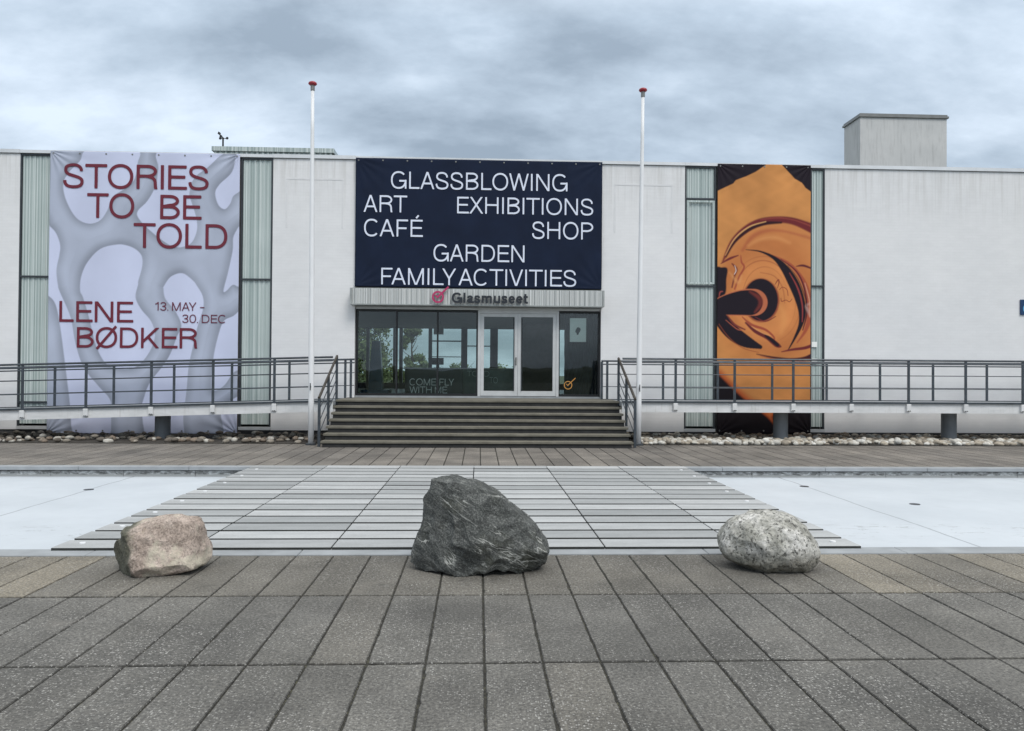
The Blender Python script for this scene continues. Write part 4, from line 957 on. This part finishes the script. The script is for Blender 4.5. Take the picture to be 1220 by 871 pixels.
    # scribbles
    for p in (((385, 770, 3), (404, 742, 8), (408, 760, 6), (400, 790, 3)), ((412, 800, 3), (430, 785, 4), (455, 800, 4), (462, 835, 4)), ((420, 850, 3), (425, 870, 5), (450, 862, 4), (470, 872, 4), (485, 855, 3))):
        put(stroke(U_, V_, p), (140, 66, 48), 2)
    # bottom dark fields with a hot edge
    d = sdf_poly(U_, V_, [(30, 1290), (60, 1308), (100, 1348), (150, 1400), (215, 1458), (290, 1515), (345, 1560), (395, 1618), (372, 1560), (400, 1530), (445, 1500), (620, 1492), (620, 1690), (30, 1690)])
    put(d-26, (170, 72, 36), 26, .9); put(d, (24, 18, 24), 10)
    return np.clip(c, 0, 1)
wO = wrinkle_fn(*OB, 21, .008, .022)
banner('glass_photo_banner', *OB, W-.05, 220, 600, paint_orange, wO, 'tall orange banner with a close-up photo of swirling molten glass', M['print'])

# ================================================================== STAIRS, RAMPS
st = thing('entrance_stairs', (0, 17.8, 0), 'wide flight of seven dark stone steps up to the entrance doors', 'stairs')
for i in range(7):
    z = .14*(i+1); y = 16.78+.295*i
    back = y+.295+.06 if i < 6 else W+.05
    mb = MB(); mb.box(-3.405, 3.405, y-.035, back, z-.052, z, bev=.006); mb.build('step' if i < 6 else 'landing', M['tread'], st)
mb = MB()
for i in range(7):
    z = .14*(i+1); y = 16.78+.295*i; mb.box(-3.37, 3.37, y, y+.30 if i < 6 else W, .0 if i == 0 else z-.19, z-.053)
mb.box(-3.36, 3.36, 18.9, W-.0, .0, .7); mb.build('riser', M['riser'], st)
mb = MB(); mb.box(-3.24, 3.215, W+.052, EY+.2, .9, 1.028); mb.build('threshold', M['kerb'], st)
def stair_rail(sx, label):
    x = 3.47*sx; x2 = 3.41*sx; t = thing('stair_handrail', (x, 16.95, 0), label, 'handrail', 'handrails of the entrance stairs')
    a0 = Vector((x, 16.92, 1.08)); a1 = Vector((x2, 18.62, 2.02))
    for (p, zb) in ((a0, 0.0), (a0.lerp(a1, .5), .42), (a1, .80)):
        mb = MB(); mb.box(p.x-.028, p.x+.028, p.y-.02, p.y+.02, zb, p.z-.02); mb.build('post', M['rail'], t)
    mb = MB(); mb.tube([a0+Vector((0, -.03, -.012)), a1+Vector((0, .02, .0))], .03, 10); mb.build('handrail', M['handrail'], t)
    for k in (.28, .54, .80):
        mb = MB(); mb.tube([a0-Vector((0, 0, k)), a1-Vector((0, 0, k))], .011, 8); mb.build('rail', M['rail'], t)
    return t
stair_rail(-1, 'dark sloping metal handrail on the left side of the entrance stairs')
stair_rail(1, 'dark sloping metal handrail on the right side of the entrance stairs')
def ramp(sx, zf, fposts, rposts, cols, label):
    xe = 16.2*sx; xs = 3.42*sx
    t = thing('access_ramp', ((xe+xs)/2, 18.9, 0), label, 'ramp')
    def q(x, dz): return zf(x)+dz
    def sheet(y0_, y1_, d0, d1):
        m = MB(); a, b = (xs, xe); v = []
        for x in (a, b): v += [(x, y0_, q(x, d0)), (x, y1_, q(x, d0)), (x, y1_, q(x, d1)), (x, y0_, q(x, d1))]
        m.add(v, [(0, 1, 2, 3), (7, 6, 5, 4), (0, 4, 5, 1), (1, 5, 6, 2), (2, 6, 7, 3), (3, 7, 4, 0)]); return m
    sheet(18.26, 19.60, -.10, .0).build('deck', M['kerb'], t)
    for y in (18.2, 19.61): sheet(y, y+.055, -.245, -.018).build('girder', M['girder'], t)
    for (y, posts, rear) in ((18.17, fposts, 0), (19.63, rposts, 1)):
        r = MB(); H = 1.03 if not rear else 1.0
        ends = (xs, xe) if not rear else (3.15*sx, xe)
        for dz, rad in ((H, .024), (H-.085, .017)): r.tube([(x, y, q(x, dz)) for x in ends], rad, 8)
        for dz in (.34, .66): r.tube([(x, y, q(x, dz)) for x in ends], .0095, 8)
        v0 = [(x, y, q(x, .0)) for x in ends]; r.bar(v0[0], v0[1], .03, .045)
        ro = r.build('railing', M['rail'], t)
        for x in posts:
            m = MB(); m.box(x-.029, x+.029, y-.012, y+.012, q(x, -.1), q(x, H-.02)); o = m.build('post', M['rail'], t); fixsub(o, ro)
            if not rear:
                m = MB(); m.box(x-.052, x+.052, y-.03, y+.028, q(x, -.20), q(x, -.025), bev=.008); o = m.build('post_bracket', M['girder'], t); fixsub(o, ro)
                m = MB(); m.tube([(x-.02, y-.03, q(x, -.19)), (x-.02, y-.042, q(x, -.19))], .012, 8); m.tube([(x+.02, y-.03, q(x, -.19)), (x+.02, y-.042, q(x, -.19))], .012, 8); o = m.build('bolt', M['dark_metal'], t); fixsub(o, ro)
    for cx_ in cols:
        m = MB(); m.tube([(cx_, 18.92, -.1), (cx_, 18.92, q(cx_, -.09))], .178, 28); m.build('column', M['column'], t, smooth=False)
    return t
ramp(1, lambda x: .972+.0012*(x-3.4), [4.70, 6.13, 7.56, 8.985, 10.40, 11.82, 13.25, 14.67, 16.1], [3.16, 3.30, 4.75, 6.18, 7.61, 9.05, 10.47, 11.89, 13.34, 14.76, 16.1], [7.55, 11.87, 16.0], 'level white-edged access ramp with grey railings right of the stairs')
ramp(-1, lambda x: .955+.0325*(x+3.4), [-4.77, -6.18, -7.59, -9.07, -10.50, -11.92, -13.35, -14.8, -16.1], [-3.24, -3.38, -4.78, -6.21, -7.64, -9.12, -10.56, -12.0, -13.4, -16.1], [-7.62, -12.4, -16.0], 'gently sloping white-edged access ramp with grey railings left of the stairs')

# ================================================================== FLAGPOLES
def flagpole(base, top, label):
    t = thing('flagpole', base, label, 'flagpole', 'flagpoles before the museum'); b = Vector(base); a = Vector(top)
    mb = MB(); mb.tube([b.lerp(a, k) for k in np.linspace(0.0, .985, 9)], [.066, .064, .062, .059, .056, .052, .047, .042, .037], 16); mb.build('mast', M['flag_white'], t, smooth=True)
    mb = MB(); mb.box(b.x-.10, b.x+.10, b.y-.09, b.y+.09, -.01, .045, bev=.01); mb.build('foot', M['dark_metal'], t)
    mb = MB(); mb.tube([b.lerp(a, .978), b.lerp(a, .992)], .048, 12); mb.build('collar', M['zinc'], t)
    mb = MB(); c_ = b.lerp(a, .16); mb.bar(c_+Vector((0, -.06, 0)), c_+Vector((0, -.10, 0)), .02, .03); mb.tube([c_+Vector((0, -.10, -.08)), c_+Vector((0, -.095, 0)), c_+Vector((0, -.10, .08))], .011, 8); mb.build('cleat', M['dark_metal'], t)
    mb = MB(); mb.tube([a+Vector((0, 0, z)) for z in (-.07, -.055, -.03, .0, .02, .035)], [.03, .075, .098, .088, .055, .012], 16); mb.build('knob', M['red'], t, smooth=True)
flagpole((-3.735, 17.36, 0), (-3.78, 17.36, 8.13), 'white flagpole with red knob left of the stairs')
flagpole((3.665, 17.5, 0), (3.735, 17.5, 8.21), 'white flagpole with red knob right of the stairs')
# blue wall sign, cut by the right edge of the photograph
bs = thing('wall_sign', (15.2, W, 3.3), 'dark blue enamel plate with a pale emblem on the white wall at right', 'sign')
mb = MB(); mb.box(14.648, 15.7, W-.04, W-.002, 3.32, 3.735, bev=.006); mb.build('plate', M['blue'], bs)
mb = MB(); xs_ = np.linspace(-.25, .25, 60); X_, Y_ = np.meshgrid(xs_, xs_); V_, F_, S_ = field_mesh(seg_field(X_, Y_, arc(0, 0, .115, .115, 0, 360, 50), .02, False), xs_, xs_)
mb.add([(14.84+a, W-.046, 3.49+b) for a, b in V_], F_); mb.build('emblem', M['ltblue'], bs)

# ================================================================== FOYER CONTENTS
ct = thing('reception_counter', (-.6, 24.6, 1.03), 'long dark reception counter with a pale top deep inside the foyer', 'counter')
mb = MB(); mb.box(-2.30, -.50, 24.05, 24.9, 1.03, 1.76); mb.build('front', M['counter'], ct)
mb = MB(); mb.box(-.49, 1.12, 24.05, 24.9, 1.03, 1.76); mb.build('side_panel', M['counter_pale'], ct)
mb = MB(); mb.box(-2.36, 1.18, 24.0, 24.95, 1.762, 1.80); mb.build('top', M['alu'], ct)
WY = EY+.35
wb = thing('window_board', (-1.4, WY, 1.03), 'black display board reading COME FLY WITH ME standing behind the third window pane', 'board')
xa, za = at(486, 440, WY); xb, zb_ = at(551, 471, WY)
mb = MB(); mb.box(xa, xb, WY+.002, WY+.03, 1.06, za); mb.build('panel', M['counter'], wb); mb = MB(); mb.box(xa, xb, WY-.06, WY+.09, 1.031, 1.059); mb.build('foot', M['black'], wb)
text_on(wb, rows_from([('COME FLY', 488, 541, 451.2, 459.2), ('WITH ME', 488, 532.8, 460.6, 468.4)], WY), M['txt_grey'], .10, None, WY+.008, 26, .075, .52)
wb2 = thing('window_board', (.0, WY, 1.03), 'grey green display board with faint lettering behind the left door leaf', 'board')
xa, za = at(551.5, 439, WY+.2); xb, zb_ = at(611, 471, WY+.2)
mb = MB(); mb.box(xa, xb, WY+.202, WY+.23, 1.06, za); mb.build('panel', M['counter_pale'], wb2); mb = MB(); mb.box(xa, xb, WY+.14, WY+.29, 1.031, 1.059); mb.build('foot', M['black'], wb2)
text_on(wb2, rows_from([('TOLD', 556, 583, 442, 448.5), ('TO', 583, 593, 449.5, 456.5)], WY+.2), M['txt_dim'], .09, None, WY+.208, 22, .075, .3)
mn = thing('computer_monitor', (-1.3, 24.5, 1.8), 'small dark monitor standing on the reception counter', 'monitor')
mb = MB(); mb.box(-1.50, -1.12, 24.48, 24.53, 1.90, 2.12, bev=.008); mb.build('screen', M['black'], mn)
mb = MB(); mb.box(-1.36, -1.26, 24.51, 24.56, 1.80, 1.95); mb.box(-1.42, -1.20, 24.42, 24.62, 1.801, 1.815); mb.build('stand', M['black'], mn)
ob = thing('glass_obelisk', (-2.93, 22.2, 1.03), 'tall tapering dark blue sculpture on a low plinth behind the left window', 'sculpture')
def frus(mb, x0, x1, z0, X0, X1, z1, yc, d0, d1):
    v = [(x0, yc-d0, z0), (x1, yc-d0, z0), (x1, yc+d0, z0), (x0, yc+d0, z0), (X0, yc-d1, z1), (X1, yc-d1, z1), (X1, yc+d1, z1), (X0, yc+d1, z1)]
    return mb.add(v, [(3, 2, 1, 0), (4, 5, 6, 7), (0, 1, 5, 4), (1, 2, 6, 5), (2, 3, 7, 6), (3, 0, 4, 7)])
mb = MB(); frus(mb, -3.14, -2.74, 1.15, -3.06, -2.83, 2.54, 22.2, .2, .12); mb.build('shaft', M['teal'], ob)
mb = MB(); mb.box(-3.34, -2.54, 21.85, 22.55, 1.03, 1.15); mb.build('plinth', M['teal'], ob)
hp = thing('ceiling_display', (-1.24, 25.5, 3.0), 'grey box panel hanging from the foyer ceiling', 'panel'); mb = MB(); mb.box(-1.5, -1.18, 25.45, 25.6, 2.92, 3.25); mb.build('housing', M['int_ceil'], hp)
mb = MB(); mb.tube([(-1.4, 25.52, 3.25), (-1.4, 25.52, 3.42)], .01, 6); mb.tube([(-1.28, 25.52, 3.25), (-1.28, 25.52, 3.42)], .01, 6); mb.build('hanger', M['dark_metal'], hp)
# dark cloth hung behind the right-hand pane
mb = MB(); nx_ = 60; nz_ = 30; vs = []
for j in range(nz_+1):
    for i in range(nx_+1):
        x = 2.30+(3.2-2.30)*i/nx_; z = 1.06+2.2*j/nz_; vs.append((x, EY+.30+.02*math.sin(i*.8+math.sin(j*.4)*1.5)+.03*math.sin(j*.9+i*.15), z))
mb.add(vs, [(j*(nx_+1)+i, j*(nx_+1)+i+1, (j+1)*(nx_+1)+i+1, (j+1)*(nx_+1)+i) for j in range(nz_) for i in range(nx_)])
cl = mb.build('hanging_cloth', M['int_dark'], smooth=True); recentre(cl, (2.75, EY+.3, 1.06)); tag(cl, 'dark wrinkled cloth hung behind the window right of the doors', 'cloth')
po = thing('poster', (2.6, EY+.02, 2.5), 'pale paper poster with a dark emblem taped inside the right window', 'poster')
x0, z1_ = at(679, 379, EY+.02); x1, z0_ = at(698.2, 407.5, EY+.02)
mb = MB(); mb.box(x0, x1, EY+.015, EY+.018, z0_, z1_); mb.build('sheet', M['paper'], po)
mb = MB(); cxp, czp = (x0+x1)/2, (z0_+z1_)/2; mb.add([(cxp+.065*math.cos(a)*(1+.25*math.sin(2*a)), EY+.012, czp-.01+.085*math.sin(a)) for a in np.linspace(0, 2*math.pi, 24, endpoint=False)], [tuple(range(24))]); mb.add([(cxp-.03, EY+.012, czp-.13), (cxp+.01, EY+.012, czp-.13), (cxp+.02, EY+.012, czp-.09), (cxp-.04, EY+.012, czp-.09)], [(0, 1, 2, 3)]); mb.build('emblem', M['emblem'], po)
lx, lz = at(676.8, 459, EY-.004); mb = MB(); logo_mesh(mb, lx, lz, .112, .022, EY-.004, .002)
o = mb.build('window_decal', M['orange']); recentre(o, (lx, EY-.005, lz)); tag(o, 'orange ring and slash decal low on the right window', 'decal')

# ================================================================== BOULDERS
def boulder(name, outline, yc, depth, planes, mat, label, nrad=60, nang=260, pw=3.2, rough=.03, seed=1, freq=3.0, ridged=.5, sharp=False):
    P = np.array(outline) if sharp else catmull(outline, 12); n0 = len(P)
    seg = np.r_[0, np.cumsum(np.hypot(*np.diff(np.r_[P, P[:1]], axis=0).T))]; s_ = np.linspace(0, seg[-1], nang, endpoint=False)
    Q = np.r_[P, P[:1]]; ox = np.interp(s_, seg, Q[:, 0]); oz = np.interp(s_, seg, Q[:, 1]); cx_, cz = ox.mean(), oz.mean()
    sd3 = Vector((seed*7.3, seed*3.1, seed*1.7)); vs = []; fs = []
    def pt(r, k, side):
        x = cx_+(ox[k]-cx_)*r; z = cz+(oz[k]-cz)*r; t = depth*(max(0, 1-r**pw))**(1/2.0); return Vector((x, yc+side*t, z))
    rr = [math.sin(math.pi/2*i/nrad)**.9 for i in range(nrad+1)]
    idx = {}
    for side in (-1, 1):
        for i, r in enumerate(rr):
            for k in range(nang):
                if i == 0 and k: idx[side, 0, k] = idx[side, 0, 0]; continue
                if i == nrad and side == 1: idx[side, i, k] = idx[-1, i, k]; continue
                idx[side, i, k] = len(vs); vs.append(pt(r, k, side))
        for i in range(nrad):
            for k in range(nang):
                a, b, c, d = idx[side, i, k], idx[side, i+1, k], idx[side, i+1, (k+1) % nang], idx[side, i, (k+1) % nang]
                q = [a, b, c, d] if side == -1 else [d, c, b, a]
                qq = []
                for v in q:
                    if v not in qq: qq.append(v)
                if len(qq) > 2: fs.append(tuple(qq))
    cen = Vector((cx_, yc, cz)); out = []
    for v in vs:
        p = v-cen
        for nrm, dd in planes:
            e_ = p.dot(nrm)-dd
            if e_ > 0: p -= nrm*e_*.94
        d = p.normalized(); q = (p+cen)*freq+sd3
        n1_ = mnoise.fractal(q, 1.0, 2.1, 6); n2_ = abs(mnoise.noise(q*1.7+Vector((9, 9, 9))))
        p += d*rough*(n1_*(1-ridged)+(.5-n2_*2.0)*ridged*.8)
        p = p+cen; 
        if p.z < .0: p.z = .0+(p.z)*.02
        out.append(p)
    mb = MB(); mb.add(out, fs); o = mb.build(name, mat, smooth=True)
    bm = bmesh.new(); bm.from_mesh(o.data); bmesh.ops.recalc_face_normals(bm, faces=bm.faces); bm.to_mesh(o.data); bm.free()
    o.data.polygons.foreach_set('use_smooth', [True]*len(o.data.polygons))
    recentre(o, (cx_, yc, 0)); return tag(o, label, 'boulder')
def outl(pts, ox, oy, k, y): return [at(ox+a/k, oy+b/k, y) for a, b in pts]
V3 = lambda x, y, z: Vector((x, y, z)).normalized()
OC = outl([(315, 128), (380, 112), (455, 106), (560, 120), (660, 165), (760, 232), (870, 315), (980, 412), (1044, 490), (1056, 570), (1050, 640), (1000, 715), (920, 722), (820, 700), (740, 680), (690, 695), (600, 690), (560, 710), (490, 742), (420, 712), (350, 700), (260, 700), (165, 662), (178, 590), (205, 490), (235, 412), (252, 310), (268, 235), (305, 190)], 460, 550, 5.545, 6.36)
boulder('boulder', OC, 6.36, .42, [(V3(0, -.6, -.8), .43), (V3(.5, -.6, -.7), .46), (V3(-.75, -1, .1), .30), (V3(.25, -1, .42), .30), (V3(.7, -.6, .55), .42), (V3(.1, -1, -.35), .33), (V3(-.2, 1, .3), .34)], M['rock_dark'], 'large dark angular boulder with white veins between the two paler stones', rough=.06, seed=2, pw=6, freq=3.4, ridged=.7, sharp=True)
OL = outl([(590, 178), (700, 185), (800, 192), (880, 215), (920, 270), (950, 370), (985, 460), (985, 540), (950, 600), (850, 620), (750, 640), (640, 668), (520, 690), (370, 692), (350, 665), (240, 638), (225, 590), (195, 530), (178, 450), (195, 405), (250, 370), (290, 310), (330, 255), (420, 225), (510, 205)], 110, 590, 7.176, 6.36)
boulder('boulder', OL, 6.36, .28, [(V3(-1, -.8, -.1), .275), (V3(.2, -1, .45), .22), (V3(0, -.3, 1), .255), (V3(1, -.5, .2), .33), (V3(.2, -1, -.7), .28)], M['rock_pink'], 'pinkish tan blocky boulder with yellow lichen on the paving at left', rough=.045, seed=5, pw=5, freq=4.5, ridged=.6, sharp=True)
OR = outl([(330, 215), (420, 180), (520, 148), (640, 138), (760, 150), (840, 190), (920, 250), (975, 330), (1010, 400), (1022, 470), (1000, 550), (950, 610), (870, 650), (760, 672), (640, 678), (540, 665), (470, 650), (400, 605), (330, 575), (260, 545), (215, 490), (200, 420), (215, 350), (265, 270)], 830, 590, 7.176, 6.40)
boulder('boulder', OR, 6.40, .34, [(V3(0, -.6, -.85), .28), (V3(-.8, -1, -.3), .34), (V3(.2, -.6, .9), .315)], M['rock_pale'], 'rounded speckled grey granite boulder on the paving at right', rough=.035, seed=9, pw=2.5, freq=4.5, ridged=.35)

# ================================================================== COBBLE BEDS
ico = bmesh.new(); bmesh.ops.create_icosphere(ico, subdivisions=2, radius=1.0); IV = [v.co.copy() for v in ico.verts]; IF = [tuple(v.index for v in f.verts) for f in ico.faces]; ico.free()
def stones(name, xa, xb, n, label, pal):
    mb = MB()
    for i in range(n):
        x = random.uniform(xa, xb); y = 17.64+abs(random.random())**1.15*2.4; front = y < 18.3
        s_ = random.uniform(.034, .078)*(1.15 if front else 1.0); a = random.uniform(0, 6.3); sx, sy, sz = s_*random.uniform(1, 1.5), s_*random.uniform(.8, 1.1), s_*random.uniform(.55, .85)
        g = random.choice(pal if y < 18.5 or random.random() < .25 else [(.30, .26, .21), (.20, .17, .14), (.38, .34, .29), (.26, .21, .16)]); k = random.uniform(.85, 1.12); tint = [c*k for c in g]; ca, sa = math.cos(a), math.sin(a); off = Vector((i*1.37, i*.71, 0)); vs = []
        zb = .012+sz*.55+ (random.random()*.05 if random.random() < .4 else 0)
        for v in IV:
            d = 1+.22*mnoise.noise(v*1.1+off); px, py, pz = v.x*sx*d, v.y*sy*d, v.z*sz*d; vs.append((x+px*ca-py*sa, y+px*sa+py*ca, zb+pz))
        mb.add(vs, IF, tint)
    return stuff(mb.build(name, M['cobble'], smooth=True, tint=True), label, 'cobbles')
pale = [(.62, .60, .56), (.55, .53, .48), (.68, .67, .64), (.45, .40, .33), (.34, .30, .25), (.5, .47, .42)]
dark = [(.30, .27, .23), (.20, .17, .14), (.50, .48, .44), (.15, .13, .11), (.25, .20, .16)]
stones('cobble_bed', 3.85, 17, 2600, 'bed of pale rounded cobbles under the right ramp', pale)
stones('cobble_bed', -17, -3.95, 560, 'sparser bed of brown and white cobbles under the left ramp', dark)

# ================================================================== TREES seen through the foyer
def tree(name, x, y, h, cr, base, n, label, slim=1.0, seed=0):
    rr = random.Random(seed); t = thing(name, (x, y, -.3), label, 'tree', 'trees behind the museum')
    mb = MB(); mb.tube([(x, y, -.3), (x+.05, y, h*.35), (x-.04, y, h*.7), (x, y, h*.95)], [.13*slim+.03, .10*slim+.02, .06*slim, .015], 8)
    for k in range(9):
        z = h*(.28+.06*k); a = rr.uniform(0, 6.3); l = cr*rr.uniform(.5, .9); mb.tube([(x, y, z), (x+l*math.cos(a)*.6, y+l*math.sin(a)*.6, z+l*.4), (x+l*math.cos(a), y+l*math.sin(a), z+l*.8)], [.04*slim, .025*slim, .008], 6)
    mb.build('trunk', M['bark'], t)
    cl = [(rr.uniform(-1, 1), rr.uniform(-1, 1), rr.uniform(0, 1), rr.uniform(.25, .5)) for _ in range(34)]; mb = MB()
    for i in range(n):
        c = rr.choice(cl); tz = c[2]; ww = cr*(1-.75*tz**1.4)*.8; g = Vector((rr.gauss(0, 1), rr.gauss(0, 1), rr.gauss(0, 1)))*c[3]*.42*cr*(.55 if slim < .8 else 1)
        p = Vector((x+c[0]*ww, y+c[1]*ww, base+(h-base)*tz))+g; s_ = rr.uniform(.05, .11); u_ = Vector((rr.gauss(0, 1), rr.gauss(0, 1), rr.gauss(0, 1))).normalized(); v_ = u_.orthogonal().normalized()
        mb.add([p-u_*s_, p+v_*s_*.6, p+u_*s_, p-v_*s_*.6], [(0, 1, 2, 3)], [rr.random()]*3)
    mb.build('crown', M['leaf'], t, tint=True)
tree('birch_tree', -6.4, 40, 6.6, 2.5, .9, 17000, 'spreading green tree seen through the leftmost entrance window', 1.0, 3)
tree('young_tree', -3.45, 40, 4.2, 1.0, .6, 7000, 'slender young tree seen through the second entrance window', .6, 4)
tree('garden_shrub', -5.0, 37, 2.3, 1.3, .2, 3500, 'low green shrub at the foot of the trees behind the foyer', .6, 6)
tree('garden_shrub', -1.2, 46, 2.1, 1.6, .2, 3500, 'dark shrub beyond the foyer between the rear window columns', .6, 8)
tree('garden_shrub', 1.2, 46, 2.2, 1.6, .2, 3500, 'dark shrub beyond the foyer behind the left door leaf', .6, 9)

# ------------------------------------------------------------------ tidy: third-level parts keep world placement
for o in list(COL.objects):
    if o.parent and o.parent.parent:
        o.matrix_parent_inverse = Matrix()
    if '_o' in o.keys(): pass
for o in list(COL.objects):
    if '_o' in o.keys(): del o['_o']
